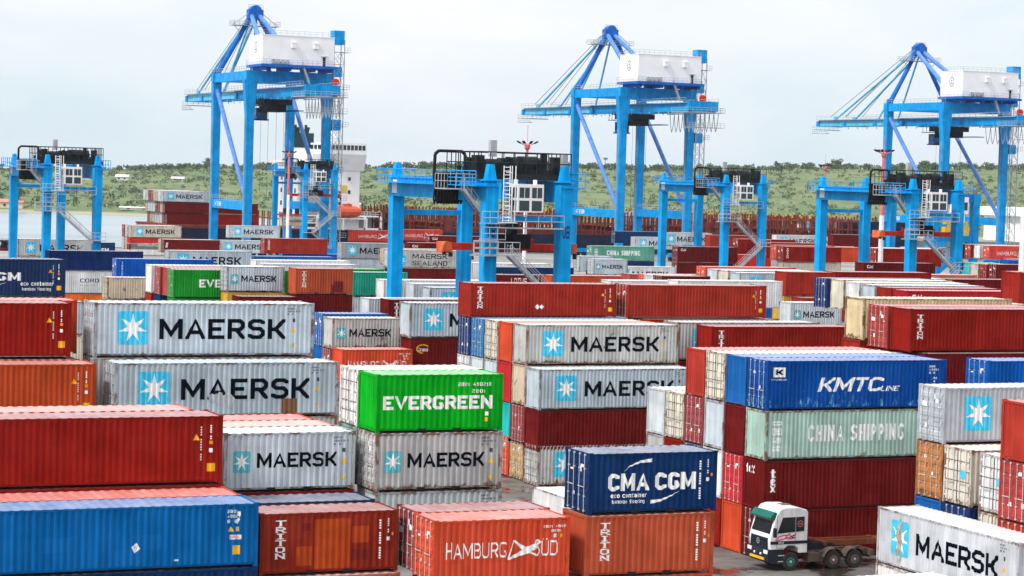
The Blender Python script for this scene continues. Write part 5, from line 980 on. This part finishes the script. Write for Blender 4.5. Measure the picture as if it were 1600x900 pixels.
# ------------------------------------------------------------------ the stacks: u, v, bottom z, length, height, colour, marks, end type, label, group, turn
A, B, H, S_ = 12.192, 6.058, 2.896, 2.591
GROUPS = ['shipping containers in the yard', 'distant containers toward the quay', 'containers being lifted', 'containers lying crosswise', 'containers on the ship deck', 'container ends in the ship bay']
TABLE = [
(16.36,90.84,5.78,A,S_,'blue','codesB','P','long faded blue container in the bottom left corner with a white diamond sticker',0,0),
(16.36,93.33,5.78,A,S_,'coral','','P','coral roofed container squeezed between the faded blue box and the dark red box',0,0),
(16.26,95.80,8.50,A,H,'oxide','codesR','P','large dark red container with yellow sticker above the faded blue one',0,0),
(15.66,98.34,8.50,A,H,'salmon','','P','salmon roofed container hidden behind the large dark red one',0,0),
(16.26,95.80,5.89,A,S_,'oxide','','P','rusty container under the large dark red one, only its roof edge showing',0,0),
(16.36,90.84,3.17,A,S_,'navy','','P','dark blue container under the long faded blue one at the bottom left',0,0),
(28.99,91.96,5.15,B,S_,'patch','primer+triton+codesR','P','patched rust red short container with vertical white lettering beside the faded blue one',0,0),
(28.99,91.61,2.54,B,S_,'salmon','','P','pinkish container at the bottom edge under the patched rust red one',0,0),
(29.05,95.05,5.15,B,S_,'navyroof','','P','container with dark navy roof behind the patched rust red one',0,0),
(29.26,98.31,7.74,B,S_,'grey','m20+codesM','P','clean light grey short container with star sign, right of the large dark red box',0,0),
(29.16,100.87,7.74,B,S_,'salmonpale','','P','pale pink roofed container just behind the clean light grey short one',0,0),
(29.06,103.43,7.74,B,S_,'coral','','P','coral roofed container second behind the clean light grey short one',0,0),
(29.26,98.31,5.13,B,S_,'oxide','','P','dark red container under the clean light grey short one',0,0),
(35.80,96.98,7.76,B,S_,'greydirty','m20+codesM','D','stained grey short container with star sign right under the bright green one',0,0),
(35.82,97.10,10.36,B,S_,'green','evergreen','P','bright green short container with bold white lettering on top of its stack',0,0),
(35.85,96.98,5.15,B,S_,'palegrey','codesM','P','pale grey green container, bottom of the stack under the bright green one',0,0),
(35.82,99.62,10.36,B,S_,'reefer','','R','white refrigerated container with gridded doors just behind the bright green one',0,0),
(35.82,99.62,7.75,B,S_,'tealpale','','P','pale teal container under the white refrigerated one behind the green box',0,0),
(35.25,88.31,5.18,B,S_,'coral','hamburg+codesH','D','coral red short container with white lettering and flag mark at bottom centre',0,0),
(35.43,90.81,5.18,B,S_,'maroonpink','','D','maroon container with pinkish roof directly behind the coral red lettered one',0,0),
(35.25,88.31,2.57,B,S_,'oxide','','P','dark container under the coral red lettered one at the bottom edge',0,0),
(42.20,88.48,7.77,B,S_,'navy','cma+codesR','D','dark navy short container with bold white lettering and two white arcs',0,0),
(42.05,88.30,5.16,B,S_,'rustcoral','triton+codesR','P','faded coral container with vertical white lettering under the dark navy one',0,0),
(42.05,88.30,2.55,B,S_,'coral','','P','coral container at the bottom edge beneath the faded vertically lettered one',0,0),
(67.46,118.00,8.72,A,H,'cobalt','kmtc','D','scratched cobalt blue container with slanted white lettering, top of its stack',0,0),
(67.46,118.00,5.81,A,H,'mint','china','P','pale mint container with tall white lettering beneath the scratched cobalt blue one',0,0),
(67.46,118.00,2.89,A,H,'maroon','tex','P','dark maroon container with three white letters, second from the ground behind the truck',0,0),
(67.46,118.00,0.02,A,H,'maroon','','D','dark maroon container on the ground directly behind the parked white truck',0,0),
(67.46,120.57,8.72,A,H,'blue2','','P','bright blue panelled container with rust marks just behind the scratched cobalt one',0,0),
(67.46,123.14,8.72,A,H,'cream','','R','cream refrigerated container with gridded doors between bright blue and red panels',0,0),
(67.46,125.70,8.72,A,H,'red','','P','red end panelled container farthest back in the row of the cobalt blue one',0,0),
(67.46,120.57,5.81,A,H,'maroon','','P','dark red container under the bright blue panelled one',0,0),
(67.46,120.57,2.89,A,H,'redbright','','D','bright crimson container with white locking bars, left of the three lettered maroon end',0,0),
(67.46,120.57,0.02,A,H,'orange','','P','orange red container end on the ground beside the white truck cab',0,0),
(67.46,123.14,5.81,A,H,'grey','','P','plain pale grey container end under the cream refrigerated one',0,0),
(67.46,123.14,2.89,A,H,'white','','P','white container end beside the crimson locking bars',0,0),
(67.46,123.14,0.02,A,H,'oxide','','P','dark red container on the ground behind the orange red end',0,0),
(67.46,125.70,5.81,A,H,'maroonpink','','D','maroon container doors with white sticker under the red panelled end',0,0),
(67.46,125.70,2.89,A,H,'darkgrey','','D','dark grey container end partly hidden above the navy roof',0,0),
(67.46,125.70,0.02,A,H,'oxide','','P','oxide container low behind the navy box',0,0),
(67.46,128.27,5.80,A,H,'cream','','R','pale refrigerated container doors with red logo left of the maroon doors',0,0),
(67.46,130.84,5.80,A,H,'greypale','','P','pale grey container end, leftmost of the row under the cobalt blue stack',0,0),
(67.46,128.27,2.89,A,H,'oxide','','P','red container under the pale refrigerated doors with red logo',0,0),
(67.46,130.84,2.89,A,H,'greydirty','','P','dusty grey container beneath the pale grey end left of the refrigerated doors',0,0),
(67.64,152.90,8.32,A,H,'greyrust','m40+codesM','P','rust streaked grey container with star sign below the long brick red row',0,0),
(67.40,149.90,5.40,A,H,'greyblue','m40+codesM','P','blue grey container with star sign under and in front of the rust streaked one',0,0),
(67.40,149.90,2.49,A,H,'maroon','diam','P','deep red container with small diamond sticker under the blue grey star container',0,0),
(67.45,149.90,0.02,A,H,'greyrust','m40','R','grey refrigerated container with star sign on the ground, partly behind the navy box',0,0),
(67.64,152.90,5.41,A,H,'creamrust','','P','rust stained cream container end under the rust streaked grey star container',0,0),
(67.64,152.90,2.49,A,H,'maroonpink','','D','maroon container doors with small orange sticker above the rusty gold doors',0,0),
(67.64,152.90,0.02,A,H,'goldrust','','D','rusty golden container doors on the ground behind the green box stack',0,0),
(67.64,155.54,8.27,A,H,'orange','','P','bright orange container end beside the rust streaked grey star container',0,0),
(67.64,158.18,8.22,A,H,'cream','','R','cream container doors between the orange end and the blue doors',0,0),
(67.64,160.81,8.17,A,H,'bluedoor','','D','mid blue container doors under the long brick red container',0,0),
(67.64,163.45,8.12,A,H,'navydoor','','D','dark navy container doors, leftmost under the long brick red container',0,0),
(67.64,155.54,5.36,A,H,'redbright','','P','bright red container end under the orange end',0,0),
(67.64,158.18,5.31,A,H,'grey','','P','grey container end under the cream doors',0,0),
(67.64,160.81,5.26,A,H,'greypale','','P','pale grey container end under the mid blue doors',0,0),
(67.64,163.45,5.21,A,H,'white','','R','white gridded container end under the dark navy doors',0,0),
(67.64,155.54,2.44,A,H,'tealbright','','P','bright teal container end right of the green box',0,0),
(67.64,155.54,0.02,A,H,'coral','','D','coral red container doors with white stickers below the teal end',0,0),
(67.54,163.35,11.04,A,S_,'brick','triton+codesR+diam2','P','long brick red container with vertical white lettering on top of navy doors',0,0),
(80.64,163.05,11.02,A,S_,'brick2','codesR','D','long brick red container with dark doors, right of the vertically lettered one',0,0),
(81.54,162.45,8.10,A,H,'brick','','D','brick red container whose roof edge shows below the long brick row',0,0),
(81.33,155.90,8.31,A,H,'greydirty','m40','P','grey container with half hidden star sign between brick red boxes',0,0),
(81.33,155.90,5.40,A,H,'oxide','','P','dark red container under the half hidden grey star container',0,0),
(82.25,152.30,8.25,A,H,'oxide','triton','P','dark red container with vertical white lettering behind the cobalt blue stack',0,0),
(82.25,152.30,5.33,A,H,'oxide','','P','dark red container under the vertically lettered one behind the cobalt stack',0,0),
(86.40,132.40,10.85,A,H,'oxide','triton2','P','tall dark red container with vertical white lettering at the right edge',0,0),
(87.10,131.60,7.94,A,H,'maroon','','P','maroon container beneath the tall vertically lettered one at the right edge',0,0),
(86.40,135.19,10.85,A,H,'reddoor','','D','red container doors with white sheet sticker behind the tall dark red one',0,0),
(86.40,138.28,11.20,A,H,'creamrust2','','P','yellow rusted cream container end on top behind the red doors',0,0),
(86.20,138.26,8.29,A,H,'brick','','P','brick red container under the yellow rusted cream end',0,0),
(82.92,118.36,8.60,A,H,'cobalt2','','D','clean blue container with white bars at the right edge above the grey star box',0,0),
(82.92,118.36,5.69,A,H,'oxide','','P','dark container under the clean blue one at the right edge',0,0),
(68.20,101.10,8.76,A,H,'greyplain','m40','D','plain grey container with large star sign at the right edge above rusty doors',0,0),
(68.20,101.10,5.85,A,H,'rustorange','','D','heavily rusted orange doors under the plain grey star container',0,0),
(68.20,98.54,5.85,A,H,'whiterust','','R','white refrigerated container with rusty frame right of the orange rusted doors',0,0),
(68.20,95.38,5.85,A,H,'whitedirty','','R','white container doors with small blue logo beside the red doors',0,0),
(68.20,101.10,2.93,A,H,'blue2','','P','blue container end with small white star under the rusted orange doors',0,0),
(68.20,98.54,2.93,A,H,'navydoor','','D','navy container doors with white labels above the tilted white roof',0,0),
(68.20,95.38,2.93,A,H,'cream','','R','cream container doors low at the right edge',0,0),
(67.45,92.65,8.80,A,H,'red','','P','red container end cut by the right edge of the photo',0,0),
(67.45,92.65,5.89,A,H,'reddoor','','D','faded red doors with white square label under the red end cut by the edge',0,0),
(67.45,92.65,2.97,A,H,'brick','','D','brick red container at the bottom of the right edge stack',0,0),
(29.15,122.29,11.65,A,H,'greyblue2','m40+codesM','D','large blue grey container with star sign, upper of two stacked at left',0,0),
(29.51,119.05,8.72,A,H,'greyblue','m40+codesM+patchrust','R','large blue grey star container with scraped lettering and a rusty repair patch',0,0),
(29.15,122.29,8.74,A,H,'greydirty','','R','grey container hidden behind the scraped star container, only doors showing',0,0),
(29.51,119.05,5.81,A,H,'greyrust','','P','rusty grey container below the scraped star container beside the pink roof',0,0),
(15.82,122.65,11.60,A,H,'oxide','codesR','P','dark red container with yellow stickers at the left edge above an orange one',0,0),
(16.48,119.56,8.65,A,H,'rustcoral2','codesR','P','orange rust container at the left edge under the dark red one',0,0),
(16.18,122.12,8.65,A,H,'maroon','','P','maroon container behind the orange rust one at the left edge',0,0),
(16.72,125.19,11.60,A,H,'coral','','P','coral roofed container just behind the dark red one at the left edge',0,0),
(34.54,200.00,6.98,A,H,'greyblue','','P','grey container glimpsed through the gap left of the upper star box',0,0),
(34.54,199.70,4.07,A,H,'cream','','P','cream container glimpsed in the gap below a green roof edge',0,0),
(27.87,177.63,11.55,A,H,'navy2','cgm40+codesR','P','dark navy container with white letters and small text at the left edge',0,0),
(27.87,177.63,8.64,A,H,'maroon','','P','maroon container under the dark navy one at the left edge',0,0),
(64.89,297.24,7.88,A,S_,'navy3','','P','plain dark navy container behind the left yard gantry legs',0,0),
(64.89,297.14,4.97,A,H,'whitepale','cord','P','white container with navy lettering under the plain dark navy one',0,0),
(64.89,297.14,2.05,A,H,'orangebright','','P','bright orange container with white roof edge below the white lettered one',0,0),
(62.89,258.00,6.49,B,S_,'creamrust','','R','rusty cream container end left of the twin blue containers',0,0),
(70.01,282.51,7.55,A,S_,'royal','bluemark','D','royal blue container with small white letters, upper of two stacked blue ones',0,0),
(70.01,282.51,4.94,A,S_,'navy4','','P','deep navy blue container under the royal blue one with small letters',0,0),
(62.81,238.70,8.46,A,H,'whitepale','','P','white container end right of the stacked blue containers',0,0),
(62.81,238.70,5.54,A,H,'brick','','P','small brick red end under the white container end',0,0),
(63.07,236.10,8.39,A,H,'reddoor','','D','red container doors left of the green lettered container',0,0),
(63.25,233.50,8.39,A,H,'redpink','','P','pinkish red container end touching the green lettered container',0,0),
(63.07,236.10,5.47,A,H,'navy','','P','navy container end under the red doors left of the green one',0,0),
(63.07,230.86,8.38,A,H,'green2','evergreen40','D','green long container with white letters partly covered by a grey short one',0,0),
(63.07,230.86,5.47,A,H,'green2','','P','dark green container beneath the long green lettered one',0,0),
(67.80,228.15,9.19,B,S_,'grey','m20','R','light grey short container with teal star in front of the long green one',0,0),
(67.90,228.15,6.58,B,S_,'yellow','','P','yellow container beneath the light grey short star container',0,0),
(67.32,222.15,6.52,B,S_,'maroon','','P','maroon short container below the yellow one, behind the big star box',0,0),
(73.66,223.91,9.26,B,S_,'coralrust','triton+patchm','P','coral short container with vertical letters and a dark square repair patch',0,0),
(73.66,223.91,6.65,B,S_,'maroon','','P','maroon container under the coral short one with repair patch',0,0),
(82.79,232.43,8.54,B,S_,'tealgreen','','P','teal green short container behind the gantry leg',0,0),
(81.19,235.17,8.74,B,S_,'green2','','P','green roofed container just behind the teal green one',0,0),
(82.79,232.43,5.93,B,S_,'greypale','','P','pale container under the teal green one',0,0),
(88.45,263.70,3.77,B,H,'whitepale','','P','white container whose roof shows below the coral short one',0,0),
(89.69,261.03,3.56,B,H,'maroon','umark','P','maroon container with two white slanted strokes',0,0),
(89.69,261.03,0.64,B,H,'blue2','','P','blue container below the maroon one with slanted strokes',0,0),
(66.42,194.07,6.38,B,H,'blue2','','D','blue short container with pale roof behind the rusty grey star box',0,0),
(66.42,194.07,3.46,B,H,'blue','','P','dark blue container below the blue short one beside the star box',0,0),
(77.24,212.19,6.67,A,H,'greypale','','P','pale grey container end left of the red one with vertical letters',0,0),
(78.26,209.48,6.72,A,H,'maroon','triton','P','maroon container with vertical letters behind the grey star container',0,0),
(63.90,184.24,6.96,B,S_,'greyrust','m20','P','rusty grey short container with star sign above the coral one',0,0),
(63.90,184.34,4.35,B,S_,'maroonpink','','D','maroon doors below the rusty grey short star container',0,0),
(62.76,178.39,4.83,B,S_,'coral','hamburg+codesH','P','coral red short container below the rusty grey star container',0,0),
(68.64,178.80,8.28,A,H,'greyblue','m40','P','grey container with bright cyan star square cut off by the brick red one',0,0),
(68.84,178.80,5.37,A,H,'maroon','cronos','P','dark maroon container with small yellow ring logo',0,0),
(68.84,178.80,2.45,A,H,'oxide','','P','oxide red container below the dark maroon one with ring logo',0,0),
(87.34,222.00,7.24,A,H,'greyblue','m40','P','grey container with hidden star square behind the near gantry legs',0,0),
(86.74,225.00,7.46,A,H,'greypale','','P','pale grey container with white roof left of the near gantry',0,0),
(84.56,228.00,7.68,A,H,'whitepale','','P','white roofed container behind the teal green one',0,0),
(76.93,375.57,6.31,A,H,'greyrust','m40','P','beige grey container with large dark letters behind the left yard gantry',1,0),
(76.93,375.57,3.39,A,H,'whitepale','','P','white container under the beige grey one behind the left gantry',1,0),
(109.42,559.32,0.42,B,S_,'grey','m20','P','grey container with star at the left edge behind the gantry leg',1,0),
(109.42,559.32,0.02,B,S_,'maroon','','P','maroon container at the left edge under the grey star one',1,0),
(119.70,534.33,0.32,A,H,'navy','cgmfar','P','navy container with white letters right of the left yard gantry',1,0),
(137.55,542.13,4.19,A,H,'creamgrey','m40','R','cream grey container with dark letters on top of the red one by the quay',1,0),
(137.25,542.13,1.27,A,H,'redscarlet','hamburg','P','scarlet container with white letters under the cream grey one',1,0),
(137.55,545.56,4.19,A,H,'whitedirty','','R','dirty white container end behind the cream grey lettered one',1,0),
(137.55,548.60,4.19,A,H,'brick','','D','brick red container end farther behind the cream grey lettered one',1,0),
(137.55,545.56,1.27,A,H,'creamrust','','R','rusty cream container end beside the scarlet lettered one',1,0),
(137.55,548.60,1.27,A,H,'whitedirty','','R','white container end lower left of the scarlet lettered one',1,0),
(137.25,542.13,0.02,A,H,'whitepale','','P','white container below the scarlet lettered one by the navy box',1,0),
(132.08,491.73,2.68,A,H,'maroon','umark','D','maroon container with white marks before the white roofs',1,0),
(132.08,494.57,2.68,A,H,'creamrust','','R','rusty cream doors behind the maroon container with white marks',1,0),
(144.39,492.13,2.72,A,H,'grey','m40','P','grey star container with lower half hidden by white roofs',1,0),
(87.47,323.11,6.80,A,H,'greyblue','m40','D','long pale grey container with large letters behind the royal blue roof',1,0),
(100.37,324.11,6.10,A,H,'blue2','','R','white ended container with blue panel beside the long pale grey one',1,0),
(153.96,517.33,5.26,A,H,'grey','m40','D','light grey container with dark letters between the quay crane legs',1,0),
(130.71,416.02,5.73,A,H,'brick2','triton','D','brick red container with tiny vertical letters right of the grey star one',1,0),
(131.46,418.76,5.63,A,H,'oxide','','P','oxide container peeking out right of the brick red one',1,0),
(136.14,421.93,2.71,A,H,'royal','','D','blue container with white roof under the brick red one',1,0),
(85.22,274.62,7.62,A,H,'whitepale','','P','white container with broad white roof, middle left',1,0),
(85.22,271.50,7.30,A,H,'greypale','','P','pale grey container in front of the broad white roof',1,0),
(141.74,404.73,5.50,A,H,'greydark','m40','D','dark grey container with bright star square left of the near gantry leg',1,0),
(141.74,404.73,2.59,A,H,'greyblue','','P','grey container under the dark grey star one',1,0),
(140.43,378.73,5.50,A,H,'creamrust','','R','rust streaked cream doors just left of the near gantry leg',1,0),
(127.31,341.34,6.66,A,H,'greyrust','msea','P','weathered grey container with two lines of dark lettering',1,0),
(127.61,341.34,3.74,A,H,'maroon','cai','P','long maroon container under the weathered grey one with two lines',1,0),
(146.81,383.50,6.40,A,H,'maroon','cai','P','maroon container roof line behind the two line lettered one',1,0),
(167.82,427.32,6.38,A,H,'maroon','cai','D','maroon container with small white letters behind the orange spreader arm',1,0),
(195.33,550.82,3.80,A,H,'redscarlet2','hamburg','P','scarlet container with white letters below the white ship tower',1,0),
(210.10,557.24,3.99,A,H,'redscarlet2','hamburg','P','scarlet container with white letters right of the tall gantry leg',1,0),
(195.33,550.82,0.88,A,H,'oxide','','P','oxide container under the scarlet one near the ship tower',1,0),
(210.10,557.24,1.08,A,H,'maroon','','P','maroon container under the second scarlet one near the gantry',1,0),
(177.11,372.92,6.99,A,S_,'greensea','china','D','sea green container with white lettering right of the near gantry',1,0),
(177.11,372.92,4.38,A,S_,'navy','','P','navy container under the sea green lettered one',1,0),
(162.09,340.65,5.96,B,S_,'grey','m20','R','light grey short star container before the sea green one',1,0),
(162.09,340.65,3.35,B,S_,'greypale','','P','pale container under the light grey short star one',1,0),
(160.84,343.35,6.29,B,S_,'greyblue','','R','grey container with white end left of the short star one',1,0),
(179.96,369.80,3.27,A,H,'whitepale','m40','P','white roofed container with cut off letters right of the short star one',1,0),
(239.91,482.44,5.23,A,H,'grey','m40','R','grey container with dark letters behind a light blue gantry leg',1,0),
(243.26,499.77,6.01,A,H,'navy','','D','navy container on the quay left of the blue gantry leg',1,0),
(234.78,458.71,7.00,A,H,'grey','m40','R','grey container with dark letters crossed by the gantry leg',1,0),
(242.07,450.45,6.85,A,H,'brick2','','P','brick red container right of the gantry with long stairs',1,0),
(195.99,376.69,6.68,A,H,'maroon','cai','D','maroon container with small white letters beside the gantry stairs',1,0),
(195.99,376.69,3.76,A,H,'maroon','','D','maroon container beneath the small lettered one beside the stairs',1,0),
(219.97,406.44,4.31,A,H,'redscarlet','','P','bright red container behind the gantry stairs',1,0),
(216.16,373.84,7.07,A,H,'oxide','triton','D','oxide container with short vertical letters left of a gantry leg',1,0),
(216.36,376.78,7.22,A,H,'orange','','D','orange red container directly behind the oxide one by the gantry leg',1,0),
(216.06,379.92,7.57,A,H,'brick','','D','brick red container third in the row by the gantry leg',1,0),
(215.16,389.03,7.87,A,H,'oxide','','D','oxide container farther back left of the gantry leg',1,0),
(216.16,373.84,4.16,A,H,'creamgrey','','P','sand coloured container under the oxide ones',1,0),
(230.76,379.84,6.91,A,H,'orange','','P','orange red container right of the gantry leg with sand box below',1,0),
(314.13,528.00,4.72,A,H,'grey','m40','P','light grey container with dark letters behind the right gantry',1,0),
(281.51,490.41,6.04,A,H,'greypale','m40','P','pale container with small star under the ship bridges',1,0),
(290.62,479.74,6.72,A,H,'maroon','','P','maroon container left of the dark ship hull',1,0),
(202.48,320.63,8.72,A,H,'oxide','triton','D','oxide container with vertical letters under the right gantry cab',1,0),
(204.48,323.57,8.72,A,H,'whitepale','','P','white roofed container behind the oxide one under the gantry',1,0),
(181.06,290.17,7.65,A,H,'maroon','cai','P','maroon container with white letters below the orange spreader cap',1,0),
(293.36,452.78,4.82,A,H,'grey','m40','P','grey container with dark letters behind the right gantry stairs',1,0),
(289.17,414.11,6.60,A,H,'redscarlet2','hamburg','D','orange red container with white letters near the right edge white pole',1,0),
(289.17,417.55,6.60,A,H,'whitedirty','','P','white container end between red doors near the right edge',1,0),
(289.17,420.99,6.60,A,H,'brick','','D','brick red doors left of the white end near the right edge',1,0),
(289.17,424.13,6.60,A,H,'maroon','','D','maroon doors leftmost near the right gantry leg',1,0),
(239.37,337.00,6.78,A,H,'brick','','P','brick red container below the orange red lettered one',1,0),
(236.89,333.50,6.69,B,H,'royal','','P','blue container end right of the small white roofed row',1,0),
(229.01,333.50,6.47,B,S_,'tealbright','','P','turquoise container end under a white roof near the right gantry',1,0),
(228.75,330.70,6.38,B,S_,'creamgrey','','P','beige container end beside the turquoise one',1,0),
(228.60,327.90,6.41,B,S_,'oxide','','D','oxide doors with white marks beside the beige end',1,0),
(228.55,325.10,6.54,B,S_,'maroon','','D','maroon doors with white marks beside the oxide doors',1,0),
(130.79,236.00,8.43,A,H,'greyblue','m40','P','grey container with big cut letters between brick red boxes',0,0),
(130.79,238.74,8.55,A,H,'cream','','P','cream container end left of the grey one with cut letters',0,0),
(130.79,241.48,8.55,A,H,'greypale','','P','pale grey container end left of the cream end',0,0),
(130.79,244.21,8.73,A,H,'coral','','D','coral container doors left of the pale grey end',0,0),
(130.79,236.00,5.52,A,H,'blue2','','P','blue container under the grey one with cut letters',0,0),
(125.95,217.11,9.75,B,S_,'brick','codesR','P','brick red short container on a yellow and red stack',0,0),
(125.75,217.11,7.14,B,S_,'yellow','','P','yellow container end beneath the brick red short one',0,0),
(126.55,214.51,7.14,B,S_,'brick2','','P','brick red container beside the yellow end under the short one',0,0),
(132.91,218.61,9.44,A,H,'oxide','','P','oxide container right of the brick red short one',0,0),
(143.71,231.97,8.17,A,H,'greypale','m40','P','pale grey container with faint star behind white roofs',0,0),
(156.21,232.17,8.12,A,H,'maroon','triton','P','maroon container right of the pale grey one behind white roofs',0,0),
(149.04,247.50,8.10,A,H,'salmon','','P','salmon pink roofed container behind the pale grey one',0,0),
(152.21,237.84,8.37,A,H,'salmon','','P','salmon pink roofed container behind the maroon one',0,0),
(118.29,182.00,9.41,A,H,'crimson','cai','P','crimson container with white letters below broad white roofs',0,0),
(118.29,184.74,9.51,A,H,'brick','','P','brick red container end left of the crimson one',0,0),
(118.29,187.48,9.61,A,H,'grey','','P','grey container end between white and brick red ends',0,0),
(118.29,190.21,9.71,A,H,'whitepale','','P','white container end left of the grey end',0,0),
(118.29,192.95,9.81,A,H,'cream','','P','cream container end with small red mark, leftmost of the pale ends',0,0),
(118.09,195.69,9.81,A,H,'navydoor','','D','dark blue doors left of the cream end',0,0),
(121.51,208.34,7.01,B,S_,'greypale','m20','P','pale short container with faint star beside the yellow rusted end',0,0),
(121.51,208.34,4.40,B,S_,'brick','','P','brick red container under the pale short one with faint star',0,0),
(107.59,150.00,12.60,A,H,'brick','','P','brick red container end standing high at the right edge',0,0),
(89.89,141.00,10.68,A,H,'creamgrey','','P','beige container with ribbed side behind the tall dark red one at right',0,0),
(127.47,300.00,5.97,A,H,'navy','yellowmark','P','navy container with small yellow lettering behind the near gantry legs',0,0),
(126.47,305.68,6.27,A,H,'whitepale','m40','P','white roofed pale container behind the navy one with yellow letters',0,0),
(111.69,262.00,6.71,A,H,'maroon','lotus','P','maroon container with white letters behind the brick red row',0,0),
(115.83,255.00,7.03,A,H,'coralrust','','P','coral rust container behind the brick red row right of the gantry',0,0),
(123.80,250.00,7.51,A,H,'redpink','','P','pink roofed red container behind the brick red row',0,0),
(104.80,216.00,8.42,A,H,'whitepale','','P','white roofed container just behind the brick red row',0,0),
(110.95,213.00,8.63,A,H,'whitepale','','P','white roofed container behind the right brick red one',0,0),
(121.75,241.40,8.16,B,S_,'coral','','D','coral doors with white marks behind the brick red row',0,0),
(121.20,238.70,8.22,B,S_,'greypale','','P','pale end between coral and maroon doors',0,0),
(120.96,236.00,8.29,B,S_,'maroon','','D','maroon doors beside the pale end behind the brick row',0,0),
(174.82,543.00,7.43,B,S_,'creamgrey','m20','P','beige grey short container hanging under the red spreader of the far gantry',2,0),
(65.19,102.30,2.60,A,H,'greywhite','m40+codesM+smudge','P','pale grey container lying crosswise with stained star sign beside the truck',3,-90),
(65.19,102.30,0.02,A,S_,'whitedirty','','P','white container crosswise below the pale grey one at the bottom right',3,-90),
(52.30,84.40,2.41,B,S_,'reefer','','P','white container roof at the bottom edge in front of the truck',0,0),
(58.35,130.40,0.02,A,H,'whitedirty','','P','white cream roofed container lying crosswise on the ground behind the navy box',3,-90),
(161.08,602.00,11.73,A,H,'grey','m40','R','light grey container with dark letters topmost on the ship bay at left',4,0),
(161.68,602.00,8.82,A,H,'maroon','','D','maroon container second from top on the ship bay at left',4,0),
(162.28,602.00,5.90,A,H,'maroon','','D','maroon container third from top on the ship bay at left',4,0),
(164.48,602.00,2.99,A,H,'redscarlet','hamburg','P','scarlet container with white letters at the bottom of the ship bay',4,0),
(174.88,602.20,8.82,A,H,'maroon','','P','maroon container right of the ship bay stack behind the crane leg',4,0),
(174.88,602.20,5.90,A,H,'oxide','','P','oxide container lower right of the ship bay stack behind the crane leg',4,0),
(161.08,604.59,11.73,A,H,'grey','','D','narrow container end in the stacked bay on the ship at left',5,0),
(161.68,604.59,8.82,A,H,'creamrust','','R','narrow container end in the stacked bay on the ship at left',5,0),
(162.28,604.59,5.90,A,H,'maroon','','R','narrow container end in the stacked bay on the ship at left',5,0),
(161.08,607.18,11.73,A,H,'creamrust','','R','narrow container end in the stacked bay on the ship at left',5,0),
(161.68,607.18,8.82,A,H,'brick','','R','narrow container end in the stacked bay on the ship at left',5,0),
(162.28,607.18,5.90,A,H,'whitedirty','','D','narrow container end in the stacked bay on the ship at left',5,0),
(161.08,609.76,11.73,A,H,'creamrust','','R','narrow container end in the stacked bay on the ship at left',5,0),
(161.68,609.76,8.82,A,H,'maroon','','D','narrow container end in the stacked bay on the ship at left',5,0),
(162.28,609.76,5.90,A,H,'whitedirty','','R','narrow container end in the stacked bay on the ship at left',5,0),
(161.08,612.35,11.73,A,H,'brick','','D','narrow container end in the stacked bay on the ship at left',5,0),
(161.68,612.35,8.82,A,H,'whitedirty','','R','narrow container end in the stacked bay on the ship at left',5,0),
(162.28,612.35,5.90,A,H,'grey','','R','narrow container end in the stacked bay on the ship at left',5,0),
(161.08,614.94,11.73,A,H,'maroon','','R','narrow container end in the stacked bay on the ship at left',5,0),
(161.68,614.94,8.82,A,H,'whitedirty','','R','narrow container end in the stacked bay on the ship at left',5,0),
(162.28,614.94,5.90,A,H,'creamrust','','D','narrow container end in the stacked bay on the ship at left',5,0),
(161.08,617.53,11.73,A,H,'whitedirty','','R','narrow container end in the stacked bay on the ship at left',5,0),
(161.68,617.53,8.82,A,H,'grey','','D','narrow container end in the stacked bay on the ship at left',5,0),
(162.28,617.53,5.90,A,H,'creamrust','','R','narrow container end in the stacked bay on the ship at left',5,0),
(161.08,620.12,11.73,A,H,'whitedirty','','D','narrow container end in the stacked bay on the ship at left',5,0),
(161.68,620.12,8.82,A,H,'creamrust','','R','narrow container end in the stacked bay on the ship at left',5,0),
(162.28,620.12,5.90,A,H,'brick','','R','narrow container end in the stacked bay on the ship at left',5,0),
(297.94,610.00,8.86,A,H,'whitepale','m40','P','white container with letters upper of two between the crane legs',4,0),
(298.05,610.00,5.91,A,H,'grey','m40','P','grey container with blue square lower of two between the crane legs',4,0),
(357.15,608.00,7.04,A,H,'whitepale','m40','P','white container with faint letters among the red lashing bridges at right',4,0),
(238.49,609.00,4.64,B,S_,'creamgrey','m20','P','small beige container among red lashing posts right of the gantry leg',4,0),
(244.82,609.00,4.57,B,S_,'brick','','P','small brick red container beside the beige one among the lashing posts',4,0),
]
for u, v, z, L, h, col, dsg, end, lab, g, rot in TABLE: container(u, v, z, L, h, col, dsg, end, lab, GROUPS[g], rot)
